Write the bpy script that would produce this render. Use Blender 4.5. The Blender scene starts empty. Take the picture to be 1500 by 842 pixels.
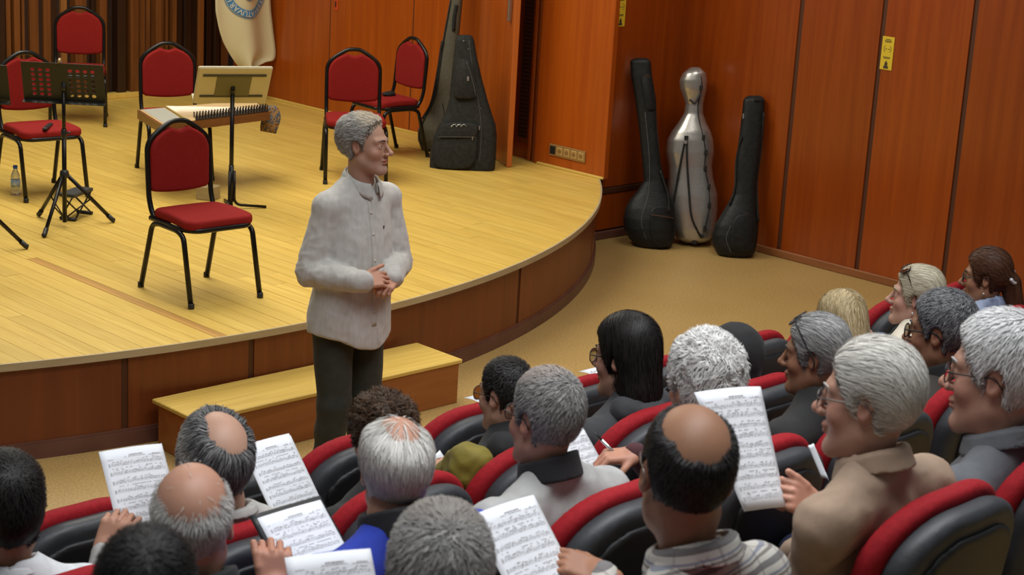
import bpy, math, random
import numpy as np
from mathutils import Matrix, Vector

random.seed(7)
RNG = np.random.default_rng(11)
S2 = math.sqrt(.5)
C = bpy.context.scene.collection

# ------------------------------------------------------------------ camera
# Room axes: X runs along the seat rows, Y from the audience to the stage, Z up; the stage floor is z = 0.
CAM_F, CAM_PITCH, CAM_ROLL, CAM_H = 2551.728, 0.257283, 0.0577342, 2.5666   # focal length in pixels of a 1500 px wide frame
_fw = np.array([S2 * math.cos(CAM_PITCH), S2 * math.cos(CAM_PITCH), -math.sin(CAM_PITCH)])
_r0 = np.array([S2, -S2, 0.0])
_u0 = np.cross(_r0, _fw)
_cr, _sr = math.cos(CAM_ROLL), math.sin(CAM_ROLL)
_r = _cr * _r0 + _sr * _u0
_u = -_sr * _r0 + _cr * _u0
_o = np.array([0.0, 0.0, CAM_H])
cam_data = bpy.data.cameras.new('camera')
cam = bpy.data.objects.new('camera', cam_data)
C.objects.link(cam)
cam.matrix_world = Matrix(((_r[0], _u[0], -_fw[0], _o[0]), (_r[1], _u[1], -_fw[1], _o[1]), (_r[2], _u[2], -_fw[2], _o[2]), (0, 0, 0, 1)))
cam_data.sensor_width = 36.0
cam_data.lens = CAM_F * 36.0 / 1500.0
cam_data.clip_start = .05
cam_data.dof.use_dof = True
cam_data.dof.focus_distance = 8.3
cam_data.dof.aperture_fstop = 7.1
bpy.context.scene.camera = cam

# ------------------------------------------------------------------ world, lamps, exposure
sc = bpy.context.scene
sc.view_settings.view_transform = 'Standard'
sc.view_settings.look = 'None'
sc.view_settings.gamma = 1.0
sc.view_settings.use_curve_mapping = False
sc.view_settings.exposure = -0.12
world = bpy.data.worlds.new('hall_ambient')
sc.world = world
world.use_nodes = True
world.node_tree.nodes['Background'].inputs[0].default_value = (.93, .96, 1.0, 1)
world.node_tree.nodes['Background'].inputs[1].default_value = .13

def area_light(name, loc, target, size, size_y, power, color, spread=180):
    d = bpy.data.lights.new(name, 'AREA')
    d.shape = 'RECTANGLE'; d.size = size; d.size_y = size_y; d.energy = power; d.color = color; d.spread = math.radians(spread)
    o = bpy.data.objects.new(name, d); C.objects.link(o)
    o.location = loc
    o.rotation_euler = (Vector(target) - Vector(loc)).to_track_quat('-Z', 'Y').to_euler()
    return o

area_light('stage_ceiling_lamp', (6.2, 10.2, 4.3), (6.4, 10.2, 0), 4.5, 2.2, 285, (1.0, .94, .80))
area_light('front_ceiling_lamp', (5.6, 6.0, 4.4), (5.9, 6.4, 0), 5.0, 1.4, 60, (1.0, .96, .88), 120)
area_light('audience_ceiling_lamp', (3.6, 2.6, 4.6), (3.6, 3.0, 0), 5.0, 2.0, 130, (.96, .98, 1.0), 115)
area_light('niche_ceiling_lamp', (9.1, 6.7, 4.2), (9.6, 7.2, 0), 1.6, 1.2, 55, (1.0, .95, .86))

# ------------------------------------------------------------------ pixel <-> room helpers (photograph taken as 1500 x 842)
def ray(px, py):
    return (px - 750) / CAM_F * _r - (py - 421) / CAM_F * _u + _fw
def at_z(px, py, z):
    d = ray(px, py); return _o + d * ((z - _o[2]) / d[2])
def at_y(px, py, y):
    d = ray(px, py); return _o + d * ((y - _o[1]) / d[1])
def at_x(px, py, x):
    d = ray(px, py); return _o + d * ((x - _o[0]) / d[0])

# ------------------------------------------------------------------ materials
MATS = {}
def _nodes(name):
    m = bpy.data.materials.new(name); m.use_nodes = True
    nt = m.node_tree
    return m, nt, nt.nodes['Principled BSDF']
def _set(b, **kw):
    for k, v in kw.items():
        b.inputs[k.replace('_', ' ')].default_value = v
def c4(c): return (c[0], c[1], c[2], 1.0)

def mat(name, color, rough=.6, metal=0.0, noise=None, bump=None, spec=.5, attr=False, sheen=0, alpha=None, trans=0, coat=0, amount=.25):
    """Principled material; noise = (scale xyz, second colour), bump = (scale, strength), attr = colour from the 'Col' attribute."""
    if name in MATS: return MATS[name]
    m, nt, b = _nodes(name)
    _set(b, Roughness=rough, Metallic=metal)
    b.inputs['Specular IOR Level'].default_value = spec
    if sheen: b.inputs['Sheen Weight'].default_value = sheen
    if coat: b.inputs['Coat Weight'].default_value = coat; b.inputs['Coat Roughness'].default_value = .12
    if trans: b.inputs['Transmission Weight'].default_value = trans; b.inputs['IOR'].default_value = 1.45
    tc = nt.nodes.new('ShaderNodeTexCoord')
    src = None
    if attr:
        a = nt.nodes.new('ShaderNodeAttribute'); a.attribute_name = 'Col'; src = a.outputs['Color']
    if noise:
        mp = nt.nodes.new('ShaderNodeMapping'); mp.inputs['Scale'].default_value = noise[0]
        nt.links.new(tc.outputs['Object'], mp.inputs['Vector'])
        n = nt.nodes.new('ShaderNodeTexNoise'); n.inputs['Scale'].default_value = 1.0; n.inputs['Detail'].default_value = 5
        nt.links.new(mp.outputs['Vector'], n.inputs['Vector'])
        r = nt.nodes.new('ShaderNodeValToRGB'); r.color_ramp.elements[0].position = .35; r.color_ramp.elements[1].position = .68
        nt.links.new(n.outputs['Fac'], r.inputs['Fac'])
        if src is None:
            r.color_ramp.elements[0].color = c4(color); r.color_ramp.elements[1].color = c4(noise[1]); src = r.outputs['Color']
        else:
            r.color_ramp.elements[0].color = (1 - amount,) * 3 + (1,); r.color_ramp.elements[1].color = (1, 1, 1, 1)
            mx = nt.nodes.new('ShaderNodeMixRGB'); mx.blend_type = 'MULTIPLY'; mx.inputs[0].default_value = 1
            nt.links.new(src, mx.inputs[1]); nt.links.new(r.outputs['Color'], mx.inputs[2]); src = mx.outputs[0]
    if src is not None: nt.links.new(src, b.inputs['Base Color'])
    else: b.inputs['Base Color'].default_value = c4(color)
    if bump:
        n2 = nt.nodes.new('ShaderNodeTexNoise'); n2.inputs['Scale'].default_value = bump[0]; n2.inputs['Detail'].default_value = 4
        nt.links.new(tc.outputs['Object'], n2.inputs['Vector'])
        bp = nt.nodes.new('ShaderNodeBump'); bp.inputs['Strength'].default_value = bump[1]; bp.inputs['Distance'].default_value = .004
        nt.links.new(n2.outputs['Fac'], bp.inputs['Height']); nt.links.new(bp.outputs['Normal'], b.inputs['Normal'])
    MATS[name] = m
    return m

def wood(name, dark, light, stretch, rough=.4, coat=0.0, vary=.12, ring=1.0):
    """Wood: streaky grain along one axis, plus a tone that differs from piece to piece."""
    if name in MATS: return MATS[name]
    m, nt, b = _nodes(name); _set(b, Roughness=rough)
    if coat: b.inputs['Coat Weight'].default_value = coat; b.inputs['Coat Roughness'].default_value = .18
    tc = nt.nodes.new('ShaderNodeTexCoord'); oi = nt.nodes.new('ShaderNodeObjectInfo')
    add = nt.nodes.new('ShaderNodeVectorMath'); add.operation = 'MULTIPLY_ADD'
    nt.links.new(oi.outputs['Random'], add.inputs[0]); add.inputs[1].default_value = (37.0, 91.0, 53.0)
    nt.links.new(tc.outputs['Object'], add.inputs[2])
    mp = nt.nodes.new('ShaderNodeMapping'); mp.inputs['Scale'].default_value = stretch
    nt.links.new(add.outputs['Vector'], mp.inputs['Vector'])
    n = nt.nodes.new('ShaderNodeTexNoise'); n.inputs['Scale'].default_value = 1; n.inputs['Detail'].default_value = 7; n.inputs['Roughness'].default_value = .62
    n.inputs['Distortion'].default_value = ring
    nt.links.new(mp.outputs['Vector'], n.inputs['Vector'])
    r = nt.nodes.new('ShaderNodeValToRGB'); e = r.color_ramp.elements
    e[0].position = .3; e[0].color = c4(dark); e[1].position = .68; e[1].color = c4(light)
    nt.links.new(n.outputs['Fac'], r.inputs['Fac'])
    mr = nt.nodes.new('ShaderNodeMapRange'); mr.inputs['To Min'].default_value = 1 - vary; mr.inputs['To Max'].default_value = 1 + vary * .5
    nt.links.new(oi.outputs['Random'], mr.inputs['Value'])
    mx = nt.nodes.new('ShaderNodeMixRGB'); mx.blend_type = 'MULTIPLY'; mx.inputs[0].default_value = 1
    nt.links.new(r.outputs['Color'], mx.inputs[1]); nt.links.new(mr.outputs['Result'], mx.inputs[2])
    nt.links.new(mx.outputs[0], b.inputs['Base Color'])
    bp = nt.nodes.new('ShaderNodeBump'); bp.inputs['Strength'].default_value = .08; bp.inputs['Distance'].default_value = .002
    nt.links.new(n.outputs['Fac'], bp.inputs['Height']); nt.links.new(bp.outputs['Normal'], b.inputs['Normal'])
    MATS[name] = m
    return m

# ------------------------------------------------------------------ mesh helpers
def link(name, me, material, parent=None, smooth=True, loc=None, rot=None):
    o = bpy.data.objects.new(name, me); C.objects.link(o)
    if material is not None and len(me.materials) == 0: me.materials.append(material)
    if smooth: me.polygons.foreach_set('use_smooth', np.ones(len(me.polygons), bool))
    if parent is not None: o.parent = parent
    if loc is not None: o.location = loc
    if rot is not None: o.rotation_euler = rot
    return o

def empty(name, loc=(0, 0, 0), rz=0.0):
    o = bpy.data.objects.new(name, None); C.objects.link(o)
    o.empty_display_size = .1; o.location = loc; o.rotation_euler = (0, 0, rz)
    return o

def tag(o, label=None, category=None, group=None, kind=None):
    if label: o['label'] = label
    if category: o['category'] = category
    if group: o['group'] = group
    if kind: o['kind'] = kind
    return o

def fast_mesh(name, V, Q, col=None):
    """Mesh from numpy vertices and faces (n x 3 or n x 4 indices)."""
    V = np.asarray(V, np.float32); Q = np.asarray(Q, np.int32)
    me = bpy.data.meshes.new(name)
    k = Q.shape[1]
    me.vertices.add(len(V)); me.vertices.foreach_set('co', V.ravel())
    me.loops.add(Q.size); me.loops.foreach_set('vertex_index', Q.ravel())
    me.polygons.add(len(Q)); me.polygons.foreach_set('loop_start', np.arange(0, Q.size, k, dtype=np.int32))
    me.update(calc_edges=True); me.validate()
    if col is not None:
        a = me.color_attributes.new('Col', 'FLOAT_COLOR', 'POINT')
        cc = np.ones((len(V), 4), np.float32); cc[:, :3] = col
        a.data.foreach_set('color', cc.ravel())
    return me

class MB:
    """Collects shapes that make up ONE part."""
    def __init__(s): s.v = []; s.f = []
    def add(s, V, F):
        n = len(s.v); s.v += [tuple(map(float, p)) for p in V]; s.f += [tuple(i + n for i in f) for f in F]; return s
    def box(s, c, h, R=None, b=0.0):
        """Box with centre c, half sizes h, optional 3x3 rotation, chamfered edges b."""
        h = np.asarray(h, float); b = min(b, h.min() * .95)
        if b <= 0:
            P = np.array([[x, y, z] for x in (-1, 1) for y in (-1, 1) for z in (-1, 1)]) * h
            F = [(0, 1, 3, 2), (4, 6, 7, 5), (0, 4, 5, 1), (2, 3, 7, 6), (0, 2, 6, 4), (1, 5, 7, 3)]
        else:
            P = []; idx = {}
            for sx in (-1, 1):
                for sy in (-1, 1):
                    for sz in (-1, 1):
                        for ax in range(3):
                            q = np.array([sx, sy, sz]) * (h - b); q[ax] += (sx, sy, sz)[ax] * b
                            idx[(sx, sy, sz, ax)] = len(P); P.append(q)
            P = np.array(P); F = []
            for ax in range(3):
                for sg in (-1, 1):
                    o1, o2 = [a for a in range(3) if a != ax]
                    cyc = [(-1, -1), (1, -1), (1, 1), (-1, 1)]
                    face = []
                    for a_, b_ in cyc:
                        k = [0, 0, 0]; k[ax] = sg; k[o1] = a_; k[o2] = b_; face.append(idx[(*k, ax)])
                    F.append(face)
            for ax in range(3):
                o1, o2 = [a for a in range(3) if a != ax]
                for a_ in (-1, 1):
                    for b_ in (-1, 1):
                        k0 = [0, 0, 0]; k1 = [0, 0, 0]; k0[ax] = -1; k1[ax] = 1
                        for k in (k0, k1): k[o1] = a_; k[o2] = b_
                        F.append([idx[(*k0, o1)], idx[(*k1, o1)], idx[(*k1, o2)], idx[(*k0, o2)]])
            for sx in (-1, 1):
                for sy in (-1, 1):
                    for sz in (-1, 1): F.append([idx[(sx, sy, sz, a)] for a in range(3)])
            F2 = []
            for f in F:
                q = P[list(f)]; nrm = np.cross(q[1] - q[0], q[2] - q[0])
                F2.append(tuple(f) if nrm @ q.mean(0) > 0 else tuple(f[::-1]))
            F = F2
        if R is not None: P = P @ np.asarray(R).T
        return s.add(P + np.asarray(c, float), F)
    def tube(s, path, r, n=8, caps=True, closed=False, flat=None):
        """Round bar along a path; r is one radius or one for each point; flat = (a, b) scales the cross-section."""
        path = np.asarray(path, float); m = len(path)
        r = np.full(m, r) if np.isscalar(r) else np.asarray(r, float)
        if closed: T = np.roll(path, -1, 0) - np.roll(path, 1, 0)
        else:
            T = np.empty_like(path); T[1:-1] = path[2:] - path[:-2]; T[0] = path[1] - path[0]; T[-1] = path[-1] - path[-2]
        T /= np.linalg.norm(T, axis=1)[:, None] + 1e-12
        nrm = np.cross(T[0], (0, 0, 1.0))
        if np.linalg.norm(nrm) < .1: nrm = np.cross(T[0], (0, 1.0, 0))
        nrm /= np.linalg.norm(nrm); V = []
        for i in range(m):
            nrm = nrm - T[i] * (nrm @ T[i]); nrm /= np.linalg.norm(nrm) + 1e-12
            bi = np.cross(T[i], nrm)
            for k in range(n):
                a = 2 * math.pi * k / n
                fa, fb = flat if flat else (1, 1)
                V.append(path[i] + r[i] * (math.cos(a) * nrm * fa + math.sin(a) * bi * fb))
        F = []
        for i in range(m if closed else m - 1):
            j = (i + 1) % m
            for k in range(n): F.append((i * n + k, i * n + (k + 1) % n, j * n + (k + 1) % n, j * n + k))
        if caps and not closed: F.append(tuple(range(n))[::-1]); F.append(tuple((m - 1) * n + k for k in range(n)))
        return s.add(V, F)
    def rings(s, R, caps=True, close=True):
        """Loft through rings of points (all with the same count)."""
        n = len(R[0]); V = [p for q in R for p in q]; F = []
        for i in range(len(R) - 1):
            for k in range(n if close else n - 1): F.append((i * n + k, i * n + (k + 1) % n, (i + 1) * n + (k + 1) % n, (i + 1) * n + k))
        if caps and close: F.append(tuple(range(n))[::-1]); F.append(tuple((len(R) - 1) * n + k for k in range(n)))
        return s.add(V, F)
    def lathe(s, prof, c=(0, 0, 0), n=20, R=None):
        Rg = []
        for r, z in prof:
            q = np.array([[r * math.cos(2 * math.pi * k / n), r * math.sin(2 * math.pi * k / n), z] for k in range(n)])
            if R is not None: q = q @ np.asarray(R).T
            Rg.append(q + np.asarray(c, float))
        return s.rings(Rg)
    def poly(s, P, h, axis=2):
        """Flat outline (3-D points) thickened by h along an axis."""
        P = np.asarray(P, float); n = len(P); Q = P.copy(); Q[:, axis] += h
        return s.add(np.vstack([P, Q]), [tuple(range(n))[::-1], tuple(range(n, 2 * n))] + [(i, (i + 1) % n, n + (i + 1) % n, n + i) for i in range(n)])
    def mesh(s, name):
        me = bpy.data.meshes.new(name); me.from_pydata(s.v, [], s.f); me.validate(); me.update()
        return me
    def build(s, name, material, parent=None, smooth=False, loc=None, rot=None):
        o = link(name, s.mesh(name), material, parent, smooth, loc, rot)
        return o

def bez(P, n=8):
    """Smooth path through points (Catmull-Rom)."""
    P = np.asarray(P, float); Q = np.vstack([2 * P[0] - P[1], P, 2 * P[-1] - P[-2]]); out = []
    for i in range(1, len(Q) - 2):
        for t in np.linspace(0, 1, n, endpoint=False):
            a, b, c, d = Q[i - 1], Q[i], Q[i + 1], Q[i + 2]
            out.append(.5 * (2 * b + (c - a) * t + (2 * a - 5 * b + 4 * c - d) * t * t + (3 * b - a - 3 * c + d) * t ** 3))
    out.append(P[-1]); return np.array(out)

def fillet(P, r, n=5):
    """Polyline with rounded corners."""
    P = [np.asarray(p, float) for p in P]; out = [P[0]]
    for i in range(1, len(P) - 1):
        a, b, c = P[i - 1], P[i], P[i + 1]; u, v = a - b, c - b
        lu, lv = np.linalg.norm(u), np.linalg.norm(v); rr = min(r, lu * .48, lv * .48)
        p, q = b + u / lu * rr, b + v / lv * rr
        for t in np.linspace(0, 1, n): out.append((1 - t) ** 2 * p + 2 * t * (1 - t) * b + t * t * q)
    out.append(P[-1]); return np.array(out)

def rotm(rx=0, ry=0, rz=0):
    return np.array(Matrix.Rotation(rz, 3, 'Z') @ Matrix.Rotation(ry, 3, 'Y') @ Matrix.Rotation(rx, 3, 'X'))
def frame(y, zhint=(0, 0, 1)):
    """Rotation whose Y axis is y and whose Z axis leans to zhint."""
    y = np.asarray(y, float); y = y / np.linalg.norm(y); x = np.cross(y, zhint); x /= np.linalg.norm(x) + 1e-9
    return np.stack([x, y, np.cross(x, y)], 1)

# ------------------------------------------------------------------ smooth solids (signed distances meshed by surface nets)
def smin(a, b, k):
    h = np.clip(.5 + .5 * (b - a) / k, 0, 1); return b * (1 - h) + a * h - k * h * (1 - h)
def smax(a, b, k): return -smin(-a, -b, k)
def ell(P, c, r, R=None):
    q = P - np.asarray(c, np.float32)
    if R is not None: q = q @ np.asarray(R, np.float32)
    r = np.asarray(r, np.float32); k0 = np.sqrt(((q / r) ** 2).sum(1)) + 1e-9; k1 = np.sqrt(((q / (r * r)) ** 2).sum(1)) + 1e-9
    return k0 * (k0 - 1) / k1
def cap(P, a, b, ra, rb):
    a = np.asarray(a, np.float32); b = np.asarray(b, np.float32); d = b - a
    t = np.clip(((P - a) @ d) / (d @ d + 1e-12), 0, 1)
    return np.sqrt(((P - a - t[:, None] * d) ** 2).sum(1)) - (ra + (rb - ra) * t)
def rbox(P, c, h, r, R=None):
    q = P - np.asarray(c, np.float32)
    if R is not None: q = q @ np.asarray(R, np.float32)
    q = np.abs(q) - (np.asarray(h, np.float32) - r)
    return np.sqrt((np.maximum(q, 0) ** 2).sum(1)) + np.minimum(q.max(1), 0) - r
def wob(P, f, seed=0.0):
    """Cheap smooth noise in -1..1."""
    x, y, z = P[:, 0] * f, P[:, 1] * f, P[:, 2] * f
    a = np.sin(x * 1.0 + 1.7 * np.sin(y * .9 + seed) + seed * 2.1) + np.sin(y * 1.1 + 1.3 * np.sin(z * 1.2 + seed * 1.7)) + np.sin(z * .9 + 1.6 * np.sin(x * 1.05 - seed))
    return a / 3

def solid(fn, lo, hi, h):
    """Surface nets on fn < 0 inside the box lo..hi with cell size h; coarse pass first so only cells near the surface are evaluated."""
    lo = np.asarray(lo, float); hi = np.asarray(hi, float); s = 4
    nc = np.ceil((hi - lo) / (h * s)).astype(int) + 1
    ax = [lo[i] + np.arange(nc[i] + 1) * h * s for i in range(3)]
    G = np.stack(np.meshgrid(*ax, indexing='ij'), -1).reshape(-1, 3).astype(np.float32)
    D = fn(G).reshape(nc + 1)
    near = np.abs(D) < h * s * 1.9
    act = np.zeros(nc, bool)
    for i in (0, 1):
        for j in (0, 1):
            for k in (0, 1): act |= near[i:nc[0] + i, j:nc[1] + j, k:nc[2] + k]
    n = nc * s
    F = np.repeat(np.repeat(np.repeat(np.where(D > 0, 1., -1.).astype(np.float32), s, 0), s, 1), s, 2)[:n[0] + 1, :n[1] + 1, :n[2] + 1].copy()
    M = np.zeros(n + 1, bool)
    A = np.repeat(np.repeat(np.repeat(act, s, 0), s, 1), s, 2)
    for i in (0, 1):
        for j in (0, 1):
            for k in (0, 1): M[i:n[0] + i, j:n[1] + j, k:n[2] + k] |= A
    I = np.argwhere(M)
    P = (lo + I * h).astype(np.float32)
    F[M] = fn(P)
    inside = F < 0
    cnt = np.zeros(n, np.int8)
    for i in (0, 1):
        for j in (0, 1):
            for k in (0, 1): cnt += inside[i:n[0] + i, j:n[1] + j, k:n[2] + k]
    cell = (cnt > 0) & (cnt < 8) & A
    ci = np.argwhere(cell); ids = -np.ones(n, np.int32); ids[cell] = np.arange(len(ci))
    acc = np.zeros((len(ci), 3), np.float64); w = np.zeros(len(ci))
    corner = {}
    for i in (0, 1):
        for j in (0, 1):
            for k in (0, 1): corner[(i, j, k)] = F[ci[:, 0] + i, ci[:, 1] + j, ci[:, 2] + k].astype(np.float64)
    for a in range(3):
        for b in (0, 1):
            for c in (0, 1):
                p = [0, 0, 0]; q = [0, 0, 0]; o1, o2 = [t for t in range(3) if t != a]
                p[o1] = q[o1] = b; p[o2] = q[o2] = c; q[a] = 1
                f0, f1 = corner[tuple(p)], corner[tuple(q)]; x = (f0 < 0) != (f1 < 0)
                t = np.where(x, f0 / np.where(x, f0 - f1, 1), 0)
                pos = np.tile(np.array(p, float), (len(ci), 1)); pos[:, a] += t
                acc += np.where(x[:, None], pos, 0); w += x
    V = lo + (ci + acc / np.maximum(w, 1)[:, None]) * h
    Q = []
    for a in range(3):
        o1, o2 = [(1, 2), (2, 0), (0, 1)][a]
        sl0 = [slice(None)] * 3; sl1 = [slice(None)] * 3
        sl0[a] = slice(0, n[a]); sl1[a] = slice(1, n[a] + 1)
        e = inside[tuple(sl0)] != inside[tuple(sl1)]
        E_ = np.argwhere(e); E_ = E_[(E_[:, o1] > 0) & (E_[:, o2] > 0) & (E_[:, o1] < n[o1]) & (E_[:, o2] < n[o2])]
        fl = inside[tuple(E_.T)]
        d1 = np.zeros(3, int); d1[o1] = 1; d2 = np.zeros(3, int); d2[o2] = 1
        q = np.stack([ids[tuple((E_ - d1 - d2).T)], ids[tuple((E_ - d2).T)], ids[tuple(E_.T)], ids[tuple((E_ - d1).T)]], 1)
        q = np.where(fl[:, None], q, q[:, ::-1]); Q.append(q[(q >= 0).all(1)])
    return V, np.vstack(Q)

def sdf_obj(name, fn, lo, hi, h, material, parent=None, col=None):
    V, Q = solid(fn, lo, hi, h)
    return link(name, fast_mesh(name, V, Q, None if col is None else col(V)), material, parent)
# ------------------------------------------------------------------ the room
FLOOR_Z = -.5
SIDE_X, BACK_Y, NICHE_Y, RIGHT_X = 9.77, 13.71, 8.93, 10.66
ARC_C, ARC_R = (5.414, 12.874), 5.907
def arc_y(x, r=ARC_R): return ARC_C[1] - math.sqrt(max(r * r - (x - ARC_C[0]) ** 2, 0))

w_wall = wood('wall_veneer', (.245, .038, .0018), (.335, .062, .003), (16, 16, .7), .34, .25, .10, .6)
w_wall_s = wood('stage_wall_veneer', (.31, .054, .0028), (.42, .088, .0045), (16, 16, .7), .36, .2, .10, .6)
w_skirt = wood('stage_front_veneer', (.15, .032, .006), (.21, .05, .010), (14, 14, .7), .42, .1, .08, .5)
w_step = wood('step_veneer', (.28, .085, .016), (.37, .125, .028), (1.2, 16, 16), .4, .1, .06, .4)
w_plank = wood('stage_plank', (.60, .385, .070), (.745, .52, .122), (17, 1.1, 17), .42, .12, .08, 1.6)
w_plank_d = wood('stage_plank_streak', (.42, .215, .045), (.55, .30, .07), (17, 1.1, 17), .45, 0, .1, 1.6)
w_top = wood('step_top_board', (.60, .39, .075), (.76, .53, .13), (1.1, 17, 17), .4, .15, .1, 1.4)
w_lip = wood('stage_edge_strip', (.40, .31, .17), (.50, .40, .23), (3, 3, 20), .55, 0, .05, .4)
m_groove = mat('groove_brown', (.075, .022, .007), .55)
m_base = mat('skirting_plum', (.115, .045, .030), .38, noise=((5, 5, 5), (.15, .062, .044)))
w_base = wood('baseboard_wood', (.22, .075, .022), (.30, .11, .036), (2, 2, 22), .45, 0, .05, .4)
m_dark = mat('recess_dark', (.03, .012, .006), .6)

def lino():
    m, nt, b = _nodes('beige_linoleum'); _set(b, Roughness=.5)
    tc = nt.nodes.new('ShaderNodeTexCoord')
    n1 = nt.nodes.new('ShaderNodeTexNoise'); n1.inputs['Scale'].default_value = 90; n1.inputs['Detail'].default_value = 3
    n2 = nt.nodes.new('ShaderNodeTexNoise'); n2.inputs['Scale'].default_value = 1.4; n2.inputs['Detail'].default_value = 4
    for n in (n1, n2): nt.links.new(tc.outputs['Object'], n.inputs['Vector'])
    r1 = nt.nodes.new('ShaderNodeValToRGB'); e = r1.color_ramp.elements
    e[0].position = .38; e[0].color = (.36, .225, .07, 1); e[1].position = .62; e[1].color = (.49, .325, .115, 1)
    nt.links.new(n1.outputs['Fac'], r1.inputs['Fac'])
    r2 = nt.nodes.new('ShaderNodeValToRGB'); e = r2.color_ramp.elements
    e[0].position = .3; e[0].color = (.90, .89, .88, 1); e[1].position = .7; e[1].color = (1, 1, 1, 1)
    nt.links.new(n2.outputs['Fac'], r2.inputs['Fac'])
    mx = nt.nodes.new('ShaderNodeMixRGB'); mx.blend_type = 'MULTIPLY'; mx.inputs[0].default_value = 1
    nt.links.new(r1.outputs[0], mx.inputs[1]); nt.links.new(r2.outputs[0], mx.inputs[2]); nt.links.new(mx.outputs[0], b.inputs['Base Color'])
    return m
m_lino = lino()

fl = MB().box((4.9, 4.2, FLOOR_Z - .05), (5.9, 5.2, .05)).build('floor', m_lino)
tag(fl, 'speckled beige linoleum floor between stage and seats', kind='structure')
ROWS = [dict(back=4.24, floor=-.50), dict(back=3.45, floor=-.30), dict(back=2.68, floor=-.09), dict(back=1.90, floor=.10)]
for z, y1 in ((-.30, 4.02), (-.09, 3.24), (.10, 2.46)):
    p = MB().box((4.4, y1 / 2 - .6, (z + FLOOR_Z) / 2), (4.4, y1 / 2 + .6, (z - FLOOR_Z) / 2), b=.008).build('floor_riser', m_lino)
    tag(p, 'stepped platform under a row of seats', kind='structure')

# stage floor: planks run from the front edge to the slatted wall, each one an object of its own
stage = empty('stage_platform', (0, 0, 0)); tag(stage, 'raised stage of pale yellow planks with curved front', kind='structure')
x = 3.05; PW = .098; k = 0
while x < SIDE_X - .01:
    streak = abs(x - 4.93) < .02
    wdt = .034 if streak else min(PW, SIDE_X - x)
    y0 = max(arc_y(x, ARC_R - .012), arc_y(x + wdt, ARC_R - .012)); y = None
    cuts = [y0]
    t = y0 + (1.9 if streak else random.uniform(.5, 2.6))
    while t < BACK_Y - .8: cuts.append(t); t += random.uniform(1.6, 2.9)
    cuts.append(BACK_Y)
    for j in range(len(cuts) - 1):
        a, b = cuts[j], cuts[j + 1]; g = .0011
        if j == 0: P = [(x + g, arc_y(x + g, ARC_R - .012), -.022), (x + wdt / 2, arc_y(x + wdt / 2, ARC_R - .012), -.022), (x + wdt - g, arc_y(x + wdt - g, ARC_R - .012), -.022), (x + wdt - g, b - g, -.022), (x + g, b - g, -.022)]
        else: P = [(x + g, a + g, -.022), (x + wdt - g, a + g, -.022), (x + wdt - g, b - g, -.022), (x + g, b - g, -.022)]
        MB().poly(P, .022 + random.uniform(-.0006, .0003)).build('plank', w_plank_d if (streak and j == 0) else w_plank, stage)
    x += wdt; k += 1
# underlay, edge strip, front panels and skirting follow the same arc
def arc_band(x0, x1, r_out, r_in, z0, z1, n=40):
    a0 = math.asin(max(-1, min(1, (x0 - ARC_C[0]) / r_out))); a1 = math.asin(max(-1, min(1, (x1 - ARC_C[0]) / r_out)))
    R = []
    for t in np.linspace(a0, a1, max(2, int(n * abs(a1 - a0) / 1.2) + 2)):
        s, c = math.sin(t), math.cos(t)
        po = (ARC_C[0] + r_out * s, ARC_C[1] - r_out * c); pi = (ARC_C[0] + r_in * s, ARC_C[1] - r_in * c)
        R.append([(po[0], po[1], z0), (po[0], po[1], z1), (pi[0], pi[1], z1), (pi[0], pi[1], z0)])
    return MB().rings(R)
und = [(ARC_C[0] + (ARC_R - .06) * math.sin(t), ARC_C[1] - (ARC_R - .06) * math.cos(t), FLOOR_Z) for t in np.linspace(-1.0, .80, 40)]
MB().poly(und + [(SIDE_X, 9.0, FLOOR_Z), (SIDE_X, BACK_Y, FLOOR_Z), (.5, BACK_Y, FLOOR_Z)], -FLOOR_Z - .0235).build('underlay', w_plank, stage)
arc_band(1.0, SIDE_X + .02, ARC_R, ARC_R - .0125, -.036, .001, 60).build('edge_strip', w_lip, stage)
arc_band(1.0, SIDE_X + .02, ARC_R - .003, ARC_R - .12, -.037, -.0235, 60).build('edge_underside', w_lip, stage)
joints = [1.0, 2.7, 4.43, 5.135, 7.41, 9.02, SIDE_X + .04]
for j in range(len(joints) - 1):
    arc_band(joints[j] + .018, joints[j + 1] - .018, ARC_R - .032, ARC_R - .055, FLOOR_Z + .07, -.037).build('front_panel', w_skirt, stage)
    if j: arc_band(joints[j] - .02, joints[j] + .02, ARC_R - .038, ARC_R - .055, FLOOR_Z + .07, -.037).build('panel_joint', m_groove, stage)
arc_band(1.0, SIDE_X + .05, ARC_R - .018, ARC_R - .055, FLOOR_Z, FLOOR_Z + .075, 60).build('skirting', m_base, stage)
arc_band(1.0, SIDE_X + .05, ARC_R - .024, ARC_R - .05, FLOOR_Z + .075, FLOOR_Z + .088, 60).build('skirting_bead', m_base, stage)

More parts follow.
